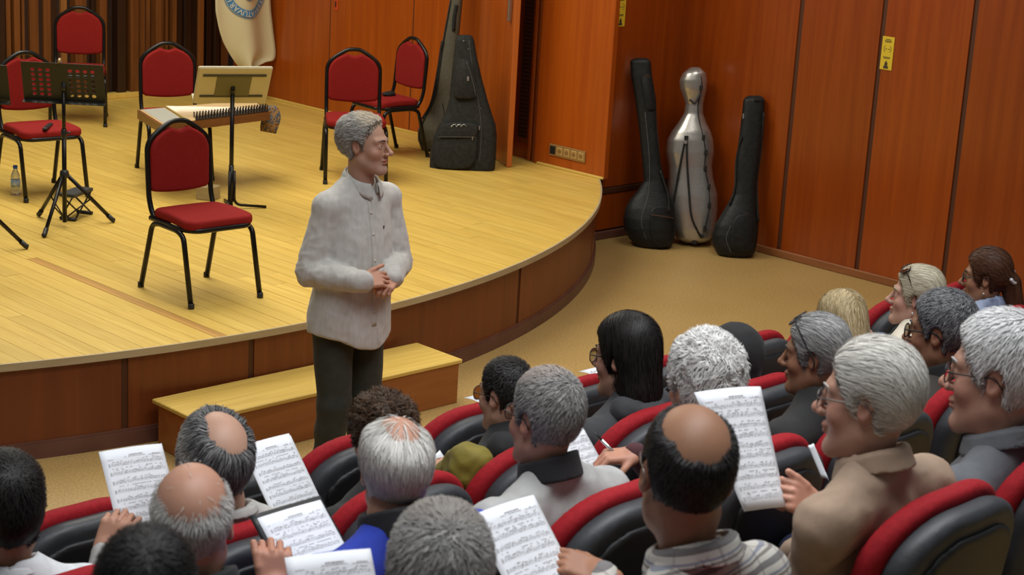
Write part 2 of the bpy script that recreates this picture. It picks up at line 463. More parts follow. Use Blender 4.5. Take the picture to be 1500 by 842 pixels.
# slatted back wall of the stage
wb = empty('wall_back', (0, BACK_Y, 0)); tag(wb, 'slatted brown acoustic wall behind the stage', kind='structure')
MB().box((7.3, .16, 1.3), (2.6, .05, 1.3)).build('backing', m_dark, wb)
slat_m = [wood('slat_dark', (.018, .006, .002), (.035, .011, .003), (12, 12, .8), .45, 0, .2), wood('slat_mid', (.13, .040, .008), (.23, .078, .016), (12, 12, .8), .42, 0, .2),
          wood('slat_light', (.22, .085, .018), (.34, .145, .036), (12, 12, .8), .42, 0, .2)]
x = 5.2
while x < SIDE_X - .03:
    wdt = random.choice((.03, .045, .06, .075, .09)); wdt = min(wdt, SIDE_X - x)
    d = random.choice((.015, .04, .075, .10)); m = slat_m[0] if random.random() < .33 else slat_m[1] if random.random() < .68 else slat_m[2]
    MB().box((x + wdt / 2, .11 - d / 2, 1.33), (wdt / 2 - .002, d / 2, 1.29), b=.003).build('slat', m, wb)
    x += wdt + random.choice((.0, .008, .03, .045))
MB().box((7.4, .02, .022), (2.4, .05, .022), b=.004).build('plinth', w_plank, wb)

# stage side wall: veneer panels, a door, the doorway with its open leaf, the end pillar
ws = empty('wall_side', (SIDE_X, 0, 0)); tag(ws, 'reddish wood veneer wall along the stage side', kind='structure')
def wpanel(parent, name, y0, y1, z0, z1, m, thick=.03, off=0.0, g=.007):
    return MB().box((thick / 2 + off, (y0 + y1) / 2, (z0 + z1) / 2), (thick / 2, (y1 - y0) / 2 - g, (z1 - z0) / 2), b=.002).build(name, m, parent)
TOPZ = 2.6
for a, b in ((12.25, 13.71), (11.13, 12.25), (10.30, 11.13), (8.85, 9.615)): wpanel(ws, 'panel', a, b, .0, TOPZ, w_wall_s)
for yj in (12.25, 11.13):
    MB().box((.016, yj, TOPZ / 2), (.012, .012, TOPZ / 2)).build('panel_joint', m_groove, ws)
MB().box((.05, 12.0, TOPZ / 2), (.02, 1.70, TOPZ / 2)).build('backing', m_dark, ws)
MB().box((.05, 9.235, TOPZ / 2), (.02, .37, TOPZ / 2)).build('backing', m_dark, ws)
MB().box((-.010, 12.0, .010), (.010, 1.7, .010), b=.004).build('base_moulding', w_plank, ws)
MB().box((-.010, 9.2, .010), (.010, .36, .010), b=.004).build('base_moulding', w_plank, ws)
esc = empty('key_plate', (SIDE_X - .004, 12.165, .985)); tag(esc, 'small orange key plate on the stage wall door', 'key plate')
m_orange = mat('key_orange', (.55, .07, .012), .35)
MB().box((0, 0, 0), (.004, .026, .058), b=.003).build('plate', m_orange, esc)
MB().tube([(-.006, 0, z) for z in (-.03, .02)], .008, 8).build('keyhole', m_dark, esc)

# doorway recess with its grille beside the pillar
rec = empty('wall_recess', (SIDE_X, 0, 0)); tag(rec, 'dark doorway recess with ventilation grille on the stage side', kind='structure')
MB().box((.085, 9.93, 1.3), (.02, .37, 1.3)).build('recess_back', w_wall, rec)
MB().box((.05, 9.62, 1.3), (.05, .010, 1.3)).build('jamb', w_skirt, rec)
MB().box((.055, 9.95, -.012), (.055, .34, .011)).build('threshold', w_plank, rec)
MB().box((.05, 10.29, 1.3), (.05, .012, 1.3)).build('jamb', w_skirt, rec)
gr = MB().box((.058, 9.80, .83), (.010, .075, .70), b=.003).build('grille_frame', w_skirt, rec)
MB().box((.050, 9.80, .83), (.005, .05, .66)).build('grille_dark', m_dark, rec)
for zz in np.arange(.2, 1.48, .032): MB().box((.043, 9.80, zz), (.003, .05, .0045)).build('grille_bar', m_groove, rec)
MB().box((.040, 9.69, 1.3), (.022, .016, 1.3), b=.004).build('frame_post', w_wall_s, rec)
leaf = empty('door_1', (9.765, 10.28, 0), 0); tag(leaf, 'open orange wood door leaf standing out over the stage', kind='structure')
d = np.array([9.449 - 9.765, 9.563 - 10.28]); L = np.linalg.norm(d); ang = math.atan2(d[1], d[0])
leaf.rotation_euler = (0, 0, ang)
MB().box((L / 2, 0, 1.32), (L / 2, .018, 1.30), b=.002).build('leaf_board', w_wall_s, leaf)
MB().box((L + .004, 0, 1.31), (.005, .022, 1.305), b=.002).build('edge_strip', mat('door_edge', (.50, .125, .018), .4), leaf)
MB().box((L - .07, -.035, 1.22), (.012, .016, .09), b=.004).build('door_handle', mat('brushed_steel', (.5, .5, .5), .35, 1), leaf)

# end pillar cap, niche wall, right wall
pil = MB().box((9.795, 8.885, 1.30), (.0262, .04, 1.30), b=.004).build('trim_1', w_wall_s); tag(pil, 'vertical wood edge at the end of the stage wall', kind='structure')
wn = empty('wall_niche', (0, NICHE_Y, 0)); tag(wn, 'reddish veneer wall at the end of the stage', kind='structure')
MB().box((10.285, .045, 1.0), (.45, .02, 1.55)).build('backing', m_groove, wn)
MB().box((10.26, .012, 1.255), (.40, .012, 1.345), b=.002).build('panel', w_wall, wn)
MB().box((10.24, .012, -.285), (.44, .012, .14), b=.002).build('panel', w_wall, wn)
MB().box((10.26, .010, -.118), (.40, .018, .022), b=.004).build('rail', m_groove, wn)
MB().box((10.23, -.005, FLOOR_Z + .032), (.44, .016, .032), b=.006).build('skirting', m_base, wn)
wr = empty('wall_right', (RIGHT_X, 0, 0)); tag(wr, 'reddish wood veneer side wall with dark panel joints', kind='structure')
ys = [NICHE_Y + .03, 7.795, 7.073, 6.345, 5.62, 4.90, 4.18, 3.46, 2.74, 2.02]
for j in range(len(ys) - 1):
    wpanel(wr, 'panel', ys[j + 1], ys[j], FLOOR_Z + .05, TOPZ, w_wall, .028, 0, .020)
    MB().box((.021, ys[j + 1], 1.05), (.010, .024, 1.55)).build('panel_joint', m_groove, wr)
MB().box((.055, 5.5, 1.05), (.02, 3.5, 1.55)).build('backing', m_dark, wr)
bb = MB().box((RIGHT_X - .008, 5.45, FLOOR_Z + .03), (.012, 3.47, .03), b=.006).build('baseboard_right', w_base); tag(bb, 'low wood baseboard along the side wall', kind='structure')

# step in front of the stage
st = empty('stage_step', (5.395, 6.80, FLOOR_Z)); tag(st, 'low wooden step with pale yellow top against the stage front', 'step')
MB().box((0, 0, .24), (.868, .19, .011), b=.004).build('top_board', w_top, st)
MB().box((0, -.168, .115), (.852, .010, .114), b=.002).build('front_panel', w_step, st)
MB().box((-.842, .0, .115), (.010, .158, .114), b=.002).build('side_panel', w_step, st)
MB().box((.842, .0, .115), (.010, .158, .114), b=.002).build('side_panel', w_step, st)
# ------------------------------------------------------------------ things on the stage
m_blackmetal = mat('black_metal', (.014, .013, .012), .28, .55)
m_blackplastic = mat('black_plastic', (.012, .012, .013), .45)
m_red = mat('red_chair_fabric', (.20, .008, .007), .9, noise=((160, 160, 160), (.255, .012, .010)), bump=(420, .25), spec=.2)
m_gig = mat('black_nylon', (.013, .013, .012), .75, noise=((40, 40, 40), (.024, .024, .021)), bump=(300, .3), spec=.25)
m_piping = mat('grey_piping', (.09, .09, .085), .6)
m_silver = mat('zip_silver', (.62, .62, .60), .3, .9)
m_cream = mat('cream_board', (.50, .45, .31), .5)

def chair_meshes():
    """Banquet chair: local +Y is the front, z = 0 the floor."""
    D = {}
    for s in (-1, 1):
        P = [(s * .2135, -.2715, .0), (s * .207, -.165, .375), (s * .209, -.10, .395), (s * .215, .10, .395), (s * .218, .165, .375), (s * .2205, .250, .0)]
        D['leg_frame', s] = MB().tube(fillet(P, .07, 6), .0148, 10).mesh('leg_frame')
        D['foot', s, 0] = MB().lathe([(.0165, 0), (.0178, .003), (.0168, .028), (.0148, .030)], (s * .2135, -.2715, 0), 12).mesh('rubber_foot')
        D['foot', s, 1] = MB().lathe([(.0165, 0), (.0178, .003), (.0168, .028), (.0148, .030)], (s * .2205, .250, 0), 12).mesh('rubber_foot')
    half = [(.192, -.02, .405), (.195, -.17, .405), (.1975, -.215, .50), (.1975, -.232, .70), (.196, -.24, .815), (.11, -.242, .882), (.045, -.242, .918), (0, -.242, .921)]
    P = fillet(half + [(-a, b, c) for a, b, c in half[-2::-1]], .07, 6)
    D['back_frame'] = MB().tube(P, .0148, 10).mesh('back_frame')
    rim = [(.205, -.19, .408), (.215, .13, .408), (.17, .215, .408), (-.17, .215, .408), (-.215, .13, .408), (-.205, -.19, .408)]
    D['seat_rim'] = MB().tube(fillet(rim + rim[:1], .06, 5), .011, 8, flat=(1, 1.3)).mesh('seat_rim')
    def pad(fn, lo, hi, name): 
        V, Q = solid(fn, lo, hi, .0065); return fast_mesh(name, V, Q)
    def seat(P):
        x, y, z = P[:, 0], P[:, 1], P[:, 2]
        wd = .205 + .012 * np.clip((y + .19) / .35, 0, 1)
        q = np.stack([np.abs(x) * .214 / wd, y - .012, z - .435 + .05 * x * x - .012 * np.clip(1 - (y / .2) ** 2, 0, 1)], 1).astype(np.float32)
        a = np.abs(q[:, :2]) - np.array([.214 - .07, .205 - .07], np.float32)
        d2 = np.sqrt((np.maximum(a, 0) ** 2).sum(1)) + np.minimum(a.max(1), 0) - .07
        e = np.stack([d2, np.abs(q[:, 2]) - .027], 1) + .02
        return np.sqrt((np.maximum(e, 0) ** 2).sum(1)) + np.minimum(e.max(1), 0) - .02
    D['seat'] = pad(seat, (-.24, -.22, .38), (.24, .25, .50), 'seat')
    def back(P):
        x, z = np.abs(P[:, 0]), P[:, 2]; y = P[:, 1] + .234 - (z - .7) * .035 * -1 * .5 - .10 * x * x
        top = np.interp(x, [0, .025, .055, .11, .15, .19], [.872, .878, .890, .866, .838, .80]).astype(np.float32)
        a = x - .187; b = z - top; c = .545 - .015 * (1 - (x / .18) ** 2) - z
        d2 = smax(smax(a, b * .92, .05), c, .03)
        e = np.stack([d2, np.abs(y) - .024], 1) + .018
        return np.sqrt((np.maximum(e, 0) ** 2).sum(1)) + np.minimum(e.max(1), 0) - .018
    D['backrest'] = pad(back, (-.22, -.29, .50), (.22, -.17, .93), 'backrest')
    return D
CH = chair_meshes()
def chair(px_xy, face, label):
    """face: angle of the front direction measured from the +Y axis of the room."""
    t = empty('banquet_chair', (px_xy[0], px_xy[1], 0), face); tag(t, label, 'chair', 'red banquet chairs on the stage')
    for s in (-1, 1):
        l = link('leg_frame', CH['leg_frame', s], m_blackmetal, t)
        for i in (0, 1): link('rubber_foot', CH['foot', s, i], m_blackplastic, l)
    link('back_frame', CH['back_frame'], m_blackmetal, t); link('seat_rim', CH['seat_rim'], m_blackmetal, t)
    link('seat', CH['seat'], m_red, t); link('backrest', CH['backrest'], m_red, t)
    return t
def fit_chair(x, y, th):   # from camera-aligned plan coordinates to the room
    f = (math.sin(th), -math.cos(th)); fx, fy = (f[0] + f[1]) * S2, (f[1] - f[0]) * S2
    return ((x + y) * S2, (y - x) * S2), math.atan2(-fx, fy)
for (x, y, th), lab in (((-1.711, 9.252, .757), 'red banquet chair standing alone near the stage edge in front of the cream music stand'),
                        ((-3.692, 14.378, .208), 'red banquet chair at the slatted wall behind the perforated music stand'),
                        ((-3.226, 11.555, .694), 'red banquet chair with a water bottle beside its leg, behind the perforated music stand'),
                        ((-1.224, 12.671, .181), 'red banquet chair facing forward behind the standing man in the white shirt'),
                        ((-1.077, 13.664, -.874), 'red banquet chair turned sideways next to the instrument bags on stage'),
                        ((-2.50, 12.42, .42), 'red banquet chair carrying the wooden zither behind the cream music stand')):
    p, a = fit_chair(x, y, th); chair(p, a, lab)

# ---- zither lying on its chair
pF, aF = fit_chair(-2.50, 12.42, .42)
z0 = .475
kp = [at_z(200, 167, .53), at_z(232, 186, .53), at_z(293, 181, .53), at_z(396, 157, .53), at_z(385, 147, .53), at_z(295, 148, .53)]
kt = empty('zither', (kp[0][0], kp[0][1], z0)); tag(kt, 'wooden trapezoid zither with tuning pegs lying across a red chair', 'zither')
def loc_(p): return np.array([p[0] - kp[0][0], p[1] - kp[0][1], 0])
A, B, Cc, Dd = (loc_(at_z(201, 161, .535)), loc_(at_z(236, 183, .535)), loc_(at_z(396, 163, .535)), loc_(at_z(372, 146, .535)))
w_zb = wood('zither_side', (.13, .045, .013), (.22, .085, .025), (3, 3, 20), .35, .3); w_zt = wood('zither_top', (.55, .36, .16), (.66, .46, .22), (3, 20, 3), .4, .2)
quad = np.array([A, B, Cc, Dd])
MB().poly(quad, .058).build('body', w_zb, kt)
inner = quad.mean(0) + (quad - quad.mean(0)) * .965; inner[:, 2] = .0583
MB().poly(inner, .003).build('soundboard', w_zt, kt)
def lerp(a, b, t): return np.asarray(a) * (1 - t) + np.asarray(b) * t
up = np.array([0, 0, 1.0])
sk = [lerp(A, Dd, .03), lerp(B, Cc, .03), lerp(B, Cc, .22), lerp(A, Dd, .22)]
MB().poly([lerp(p, np.mean(sk, 0), .06) + up * .0615 for p in sk], .0015).build('skin_panel', mat('zither_skin', (.33, .32, .27), .6), kt)
MB().tube([lerp(A, Dd, .23) + up * .068, lerp(B, Cc, .23) + up * .068], .007, 6).build('bridge', mat('brass_dull', (.45, .33, .10), .4, .3), kt)
MB().poly([lerp(B, Cc, .30) + up * .0615, lerp(B, Cc, .985) + up * .0615, lerp(lerp(B, Cc, .975), lerp(A, Dd, .975), .34) + up * .0615, lerp(lerp(B, Cc, .34), lerp(A, Dd, .34), .22) + up * .0615], .004).build('peg_board', mat('ebony', (.02, .014, .010), .35), kt)
peg = MB().lathe([(.0045, 0), (.0045, .012), (.0035, .016), (.005, .024), (.0055, .036), (.004, .039)], n=8).mesh('tuning_peg')
for i in range(26):
    t = .32 + .66 * i / 25
    for j, s in ((0, .05), (1, .16)):
        p = lerp(lerp(B, Cc, t), lerp(A, Dd, t), s) + up * .065
        link('tuning_peg', peg, MATS['ebony'], kt, loc=p)
strs = MB()
for i in range(24):
    s = .06 + .86 * i / 23
    strs.tube([lerp(lerp(A, Dd, .23), lerp(B, Cc, .23), s) + up * .0755, lerp(B, Cc, .33 + .64 * (1 - s)) * .8 + lerp(A, Dd, .33 + .64 * (1 - s)) * .2 + up * .072], .0006, 4, False)
tag(strs.build('strings', m_silver, kt), kind='stuff')
# patterned cloth hanging from the far end of the zither
def carpet():
    m, nt, b = _nodes('woven_cloth'); _set(b, Roughness=.85)
    tc = nt.nodes.new('ShaderNodeTexCoord'); v = nt.nodes.new('ShaderNodeTexVoronoi'); v.inputs['Scale'].default_value = 38
    nt.links.new(tc.outputs['Object'], v.inputs['Vector'])
    r = nt.nodes.new('ShaderNodeValToRGB'); e = r.color_ramp.elements
    e[0].position = .2; e[0].color = (.10, .045, .02, 1); e[1].position = .75; e[1].color = (.10, .11, .12, 1)
    n = e.new(.45); n.color = (.36, .19, .05, 1); n = e.new(.6); n.color = (.05, .06, .09, 1)
    nt.links.new(v.outputs['Distance'], r.inputs['Fac']); nt.links.new(r.outputs[0], b.inputs['Base Color']); return m
ce = np.array(at_z(391, 160, .53)); R = []
for t in np.linspace(0, 1, 9):
    wd = .055 + .012 * math.sin(t * 3); cx = np.array([.012 * math.sin(t * 5), -.02 - .025 * math.sin(t * 2.4), .055 - .19 * t ** 1.1])
    a = np.array([S2, -S2, -.12 * t]); n_ = np.array([.5, .5, 0]) * .006
    R.append([cx - a * wd - n_, cx + a * wd - n_, cx + a * wd + n_, cx - a * wd + n_])
cl = MB().rings(R).build('woven_cloth', carpet(), None, True, loc=(ce[0], ce[1], .505)); tag(cl, 'patterned woven cloth hanging from the end of the zither', 'cloth')

# ---- perforated music stand with tripod
def tripod(parent, z_hub, spread, az, m, zc=.20, r=.0125):
    for a in az:
        c, s = math.cos(a), math.sin(a)
        lg = MB().tube([(c * .018, s * .018, z_hub), (c * spread, s * spread, .018)], r, 8).build('leg', m, parent, True)
        MB().tube([(c * (spread - .03), s * (spread - .03), .05), (c * spread, s * spread, .0185), (c * (spread + .012), s * (spread + .012), .0155)], .0155, 8).build('rubber_foot', m_blackplastic, lg, True)
        MB().tube([(c * .012, s * .012, .06), (c * spread * .52, s * spread * .52, z_hub * .49)], .005, 6).build('brace', m, parent, True)
    MB().lathe([(.012, 0), (.026, .004), (.03, .02), (.026, .045), (.014, .055)], (0, 0, z_hub - .02), 14).build('hub', m_blackplastic, parent, True)
msp = at_z(95, 332, 0)
ms = empty('music_stand', (msp[0], msp[1], 0)); tag(ms, 'black folding music stand with perforated desk and tripod legs', 'music stand')
f1, f2, f3 = (at_z(67, 347, 0), at_z(166, 326, 0), at_z(53, 316, 0))
az = [math.atan2(f[1] - msp[1], f[0] - msp[0]) for f in (f1, f2, f3)]
tripod(ms, .33, .315, az, m_blackmetal)
MB().tube([(0, 0, .03), (0, 0, .62)], .0145, 10).build('lower_pole', m_blackmetal, ms, True)
MB().tube([(0, 0, .55), (0, 0, .86)], .0115, 10).build('upper_pole', m_blackmetal, ms, True)
MB().lathe([(.015, 0), (.018, .01), (.018, .05), (.013, .06)], (0, 0, .56), 12).build('clamp_collar', m_blackplastic, ms, True)
knb = MB().tube([(0, 0, 0), (.03, 0, 0), (.034, 0, 0)], [.006, .006, .012], 8).build('clamp_knob', m_blackplastic, ms, True, loc=(.012, .012, .59))
dx = np.array([.735, -.678, 0]); ddir = np.array([-.678, -.735, 0])     # the desk shows its back to the audience
desk = empty('desk', (0, 0, .905)); desk.parent = ms
def perforated(w_, h_, nx, ny, hole):
    """Plate with square-ish holes: real openings between strips."""
    b = MB(); xs = np.linspace(-w_ / 2, w_ / 2, nx + 1); zs = np.linspace(-h_ / 2, h_ / 2, ny + 1)
    cx = (xs[1] - xs[0]) / 2; cz = (zs[1] - zs[0]) / 2
    for i in range(nx):
        for j in range(ny):
            ox, oz = (xs[i] + xs[i + 1]) / 2, (zs[j] + zs[j + 1]) / 2
            if 0 < i < nx - 1 and 0 < j < ny - 1 and not (i in (nx // 2, nx // 2 - 1)):
                n = 8; out = [(ox + cx * max(-1, min(1, 1.42 * math.cos(a))), 0, oz + cz * max(-1, min(1, 1.42 * math.sin(a)))) for a in [2 * math.pi * (k + .5) / n for k in range(n)]]
                out = []
                inn = []
                for k in range(8):
                    a = 2 * math.pi * k / 8; sx = [1, 1, 0, -1, -1, -1, 0, 1][k]; sz = [0, 1, 1, 1, 0, -1, -1, -1][k]
                    out.append((ox + cx * sx, 0, oz + cz * sz)); inn.append((ox + hole * math.cos(a), 0, oz + hole * .8 * math.sin(a)))
                b.add(out + inn, [(k, (k + 1) % 8, 8 + (k + 1) % 8, 8 + k) for k in range(8)])
            else: b.add([(ox - cx, 0, oz - cz), (ox + cx, 0, oz - cz), (ox + cx, 0, oz + cz), (ox - cx, 0, oz + cz)], [(0, 1, 2, 3)])
    return b
Rd = np.stack([dx, ddir * math.cos(.30) * -1 + up * -math.sin(.30) * -1, up * math.cos(.30) + ddir * math.sin(.30) * 1], 1)
pl = perforated(.50, .262, 11, 8, .0135)
pl.v = [tuple(Rd @ np.array(v)) for v in pl.v]
m_desk = mat('desk_black', (.022, .021, .016), .5, .2)
plo = pl.build('perforated_plate', m_desk, desk)
md = plo.modifiers.new('thickness', 'SOLIDIFY'); md.thickness = .002
MB().box(Rd @ np.array([0, -.022, -.122]), (.25, .022, .0015), Rd).build('ledge', m_desk, desk)
MB().tube([(0, 0, -.05), tuple(Rd @ np.array([0, .012, 0]))], .016, 8).build('tilt_joint', m_blackplastic, desk, True)
MB().tube([tuple(Rd @ np.array([-.03, .018, .02])), tuple(Rd @ np.array([.035, .02, -.09]))], .012, 6).build('bracket', m_blackplastic, desk, True)
cb = empty('spring_clip', tuple(np.array([msp[0], msp[1], .90]) + Rd @ np.array([-.015, .004, .12]))); tag(cb, 'silver spring clip on top of the perforated music desk', 'clip')
for s in (-1, 1):
    MB().tube([tuple(Rd @ np.array([s * .016, .004, -.055])), tuple(Rd @ np.array([s * .008, .009, .0])), tuple(Rd @ np.array([s * .006, .006, .035]))], .004, 6).build('prong', m_silver, cb, True)
MB().tube([tuple(Rd @ np.array([0, -.014, .03])), tuple(Rd @ np.array([0, .016, .035]))], .010, 8).build('jaw', mat('clip_tan', (.36, .25, .13), .4, .4), cb, True)

# ---- the stand at the picture's edge: only a desk corner and one leg reach into view
e1 = at_z(38, 365, 0); ep = e1 + np.array([-.33, .08, 0])
es = empty('music_stand', (ep[0], ep[1], 0)); tag(es, 'black music stand with one tripod leg pointing towards the lone red chair', 'music stand')
tripod(es, .36, float(np.linalg.norm((e1 - ep)[:2])), [math.atan2(e1[1] - ep[1], e1[0] - ep[0]) + k * 2.094 for k in range(3)], m_blackmetal)
MB().tube([(0, 0, .03), (0, 0, .90)], .010, 10).build('pole', m_blackmetal, es, True)
dk = MB().box((0, 0, 0), (.23, .002, .125), Rd, .001).build('desk', m_desk, es, loc=(.055, .05, .985))
MB().box((0, 0, -.10), (.23, .018, .0015), Rd).build('ledge', m_desk, dk)

# ---- cream music stand
cp = at_z(338, 306, 0)
cs = empty('music_stand', (cp[0], cp[1], 0)); tag(cs, 'music stand with cream desk board on a black pole', 'music stand')
MB().tube([(0, 0, .02), (0, 0, .80)], .0145, 10).build('pole', m_blackmetal, cs, True)
MB().tube([(0, 0, .05), (0, 0, .30)], .017, 10).build('pole_sleeve', m_blackmetal, cs, True)
for a in (math.atan2(-.09, .20), math.atan2(.21, .10), math.atan2(-.1, -.22)):
    c, s = math.cos(a), math.sin(a)
    MB().tube(fillet([(c * .02, s * .02, .26), (c * .022, s * .022, .03), (c * .24, s * .24, .010)], .05, 5), .010, 8).build('leg', m_blackmetal, cs, True)
cd = empty('desk', (0, 0, .835)); cd.parent = cs
fx = np.array([.905, -.42, 0]); fx /= np.linalg.norm(fx); fb = np.array([-fx[1], fx[0], 0]) * -1      # desk back faces the audience
fa = math.radians(-45 + 22); fx2 = np.array([math.cos(fa), math.sin(fa), 0]); fwd = np.cross(up, fx2)      # the player sits behind the board, so its top leans to the hall
Rc = np.stack([fx2, fwd * math.cos(.62) + up * math.sin(.62), up * math.cos(.62) - fwd * math.sin(.62)], 1)
MB().box((0, 0, 0), (.245, .012, .165), Rc, .008).build('board', m_cream, cd)
off = np.array([0, -.016, 0])
for zz in (.098, -.088): MB().box(Rc @ np.array([0.0, -.016, zz]), (.21, .005, .008), Rc, .002).build('bracket_rail', mat('bracket_olive', (.05, .045, .02), .5), cd)
MB().box(Rc @ np.array([0, -.015, 0]), (.115, .004, .09), Rc, .002).build('bracket_plate', mat('bracket_plate_olive', (.12, .105, .045), .5), cd)
MB().tube([(0, 0, -.06), tuple(Rc @ np.array([0, -.02, .0]))], .014, 8).build('tilt_joint', m_blackmetal, cd, True)
MB().box(Rc @ np.array([0, .04, -.16]), (.24, .04, .006), Rc, .003).build('ledge', m_cream, cd)

# ---- small things on the boards
bp = at_z(305, 291, 0)
blk = MB().box((0, 0, .046), (.062, .062, .046), rotm(0, 0, .5), .004).build('wooden_block', wood('block_wood', (.40, .30, .14), (.52, .41, .20), (4, 4, 18), .6), loc=(bp[0], bp[1], 0))
tag(blk, 'small pale wooden block on the stage behind the lone red chair', 'block')
wp = at_z(23, 285, 0)
wbt = empty('water_bottle', (wp[0], wp[1], 0)); tag(wbt, 'small clear plastic water bottle with blue cap on the stage', 'bottle')
m_pet = mat('clear_plastic', (.85, .9, .92), .08, trans=.9)
MB().lathe([(.026, 0), (.031, .006), (.031, .03), (.029, .045), (.031, .06), (.031, .115), (.028, .135), (.016, .165), (.0125, .175), (.0125, .19)], n=20).build('body', m_pet, wbt, True)
MB().lathe([(.0318, .055), (.0318, .105)], n=20).build('paper_label', mat('label_white', (.6, .65, .62), .5, noise=((60, 60, 60), (.12, .28, .45))), wbt, True)
MB().lathe([(.015, .178), (.0155, .18), (.0155, .198), (.014, .20)], n=16).build('cap', mat('cap_blue', (.02, .10, .45), .4), wbt, True)
fp = at_z(112, 318, 0)
ft = empty('footstool', (fp[0], fp[1], 0), .55); tag(ft, 'low black folding footstool behind the perforated music stand', 'footstool')
MB().box((0, 0, .165), (.125, .055, .012), b=.004).build('platform', mat('footstool_grey', (.03, .032, .03), .5), ft)
for s in (-1, 1):
    MB().tube([(-.11, s * .05, .012), (.10, s * .05, .155)], .006, 6).build('scissor_bar', m_blackmetal, ft, True)
    MB().tube([(.11, s * .05, .012), (-.10, s * .05, .155)], .006, 6).build('scissor_bar', m_blackmetal, ft, True)
for sx in (-1, 1): MB().tube([(sx * .11, -.055, .012), (sx * .11, .055, .012)], .0115, 8).build('foot_bar', m_blackplastic, ft, True)
pC, aC = fit_chair(-3.226, 11.555, .694); q = at_z(70, 187, .47)
sp = MB().box((0, 0, .012), (.10, .016, .009), rotm(0, 0, .85), .004).build('black_strap', m_blackplastic, loc=(q[0], q[1], .466)); tag(sp, 'black strap lying on a red chair seat', 'strap')
pE, aE = fit_chair(-1.077, 13.664, -.874); q = at_z(569, 141, .47)
pv = np.array([[0, 0, 0]])
po = sdf_obj('dark_pouch', lambda P: smin(ell(P, (0, 0, .02), (.06, .035, .022)), ell(P, (.04, .02, .016), (.05, .03, .016)), .02) + .003 * wob(P, 90), (-.09, -.06, -.01), (.11, .07, .06), .005, m_gig); po.location = (q[0], q[1], .468)
tag(po, 'small dark pouch on the sideways red chair', 'pouch')

# ---- flag hanging in the corner
FY = 13.02
out_l = [(322, -190), (318, -100), (316.5, 0), (320, 30), (328, 58), (340, 80), (353, 98)]
out_r = [(392, -190), (394, -100), (396, 0), (399, 40), (402, 83), (386, 91), (366, 100)]
def side_pts(o):
    P = np.array([at_y(x, y, FY) for x, y in o]); return bez(P, 6)
Lp, Rp = side_pts(out_l), side_pts(out_r); nL = len(Lp)
FG = []
NC = 22
def flag_pt(i, s):
    a = Lp[i] * (1 - s) + Rp[i] * s; t = i / (nL - 1)
    a = a + np.array([0, .05 * math.sin(s * 9 + 1.2 * t) * (.35 + .65 * t) - .05 * math.sin(math.pi * s), 0]); return a
V = [flag_pt(i, s) for i in range(nL) for s in np.linspace(0, 1, NC)]
Q = [(i * NC + k, i * NC + k + 1, (i + 1) * NC + k + 1, (i + 1) * NC + k) for i in range(nL - 1) for k in range(NC - 1)]
fb_ = V[0]
flag = empty('flag', tuple(fb_)); tag(flag, 'cream satin flag with blue ring emblem hanging by the slatted wall', 'flag')
m_satin = mat('cream_satin', (.66, .60, .38), .42)
fo = link('cloth', fast_mesh('cloth', np.array(V) - fb_, Q), m_satin, flag); md = fo.modifiers.new('thickness', 'SOLIDIFY'); md.thickness = .003
# emblem: ring and letters laid on the cloth
ec = at_y(358, -16, FY); ppm = 2552 / 16.4; RO = .262
Lz = Lp[:, 2]
def cloth_y(x, z):
    i = int(np.argmin(np.abs(Lz - z))); s = (x - Lp[i][0]) / (Rp[i][0] - Lp[i][0]); return flag_pt(i, min(max(s, 0), 1))[1]
m_blue = mat('emblem_blue', (.055, .22, .45), .5); m_white_print = mat('print_white', (.72, .69, .55), .5)
def ring_strip(r0, r1, m, name, dy):
    V = []; n = 72
    for k in range(n + 1):
        a = 2 * math.pi * k / n
        for r in (r0, r1):
            x, z = ec[0] + r * math.sin(a) * .92, ec[2] + r * math.cos(a)
            V.append((x - fb_[0], cloth_y(x, z) - dy - fb_[1], z - fb_[2]))
    link(name, fast_mesh(name, V, [(2 * k, 2 * k + 1, 2 * k + 3, 2 * k + 2) for k in range(n)]), m, flag)
ring_strip(RO * .70, RO * .93, m_blue, 'emblem_ring', .014); ring_strip(RO * .96, RO * .985, m_blue, 'emblem_line', .014); ring_strip(RO * .06, RO * .36, m_blue, 'emblem_centre', .014)
def letters(txt, size):
    out = []
    for ch in txt:
        cu = bpy.data.curves.new('letter', 'FONT'); cu.body = ch; cu.size = size; cu.align_x = 'CENTER'; cu.align_y = 'CENTER'
        o = bpy.data.objects.new('letter', cu); C.objects.link(o)
        dg = bpy.context.evaluated_depsgraph_get(); dg.update()
        me = bpy.data.meshes.new_from_object(o.evaluated_get(dg)); out.append(me)
        bpy.data.objects.remove(o); bpy.data.curves.remove(cu)
    return out
lb = MB(); word = 'KONSERVATUVARI'
for i, me in enumerate(letters(word, .068)):
    a = math.radians(95 + i * 12.0 - 8); rc = RO * .815
    vs = []
    for v in me.vertices:
        r = rc + v.co.y; aa = a + v.co.x / rc
        x, z = ec[0] + r * math.sin(aa) * .92, ec[2] + r * math.cos(aa)
        vs.append((x - fb_[0], cloth_y(x, z) - .018 - fb_[1], z - fb_[2]))
    lb.add(vs, [tuple(p.vertices) for p in me.polygons])
lb.build('emblem_letters', m_white_print, flag)
fpz = Lp[0][2]
fp_ = MB().tube([(Lp[0][0] - .1, FY - .02, fpz + .02), (Rp[0][0] + .1, FY - .02, fpz + .02)], .012, 8).build('flag_pole', mat('pole_wood', (.3, .18, .08), .5), None, True)
tag(fp_, 'horizontal rod carrying the cream flag', 'flag pole')
for sx in (Lp[0][0] - .06, Rp[0][0] + .06): MB().tube([(sx, FY - .02, fpz + .02), (sx, BACK_Y - .02, fpz + .06)], .008, 6).build('bracket', m_blackmetal, fp_, True)
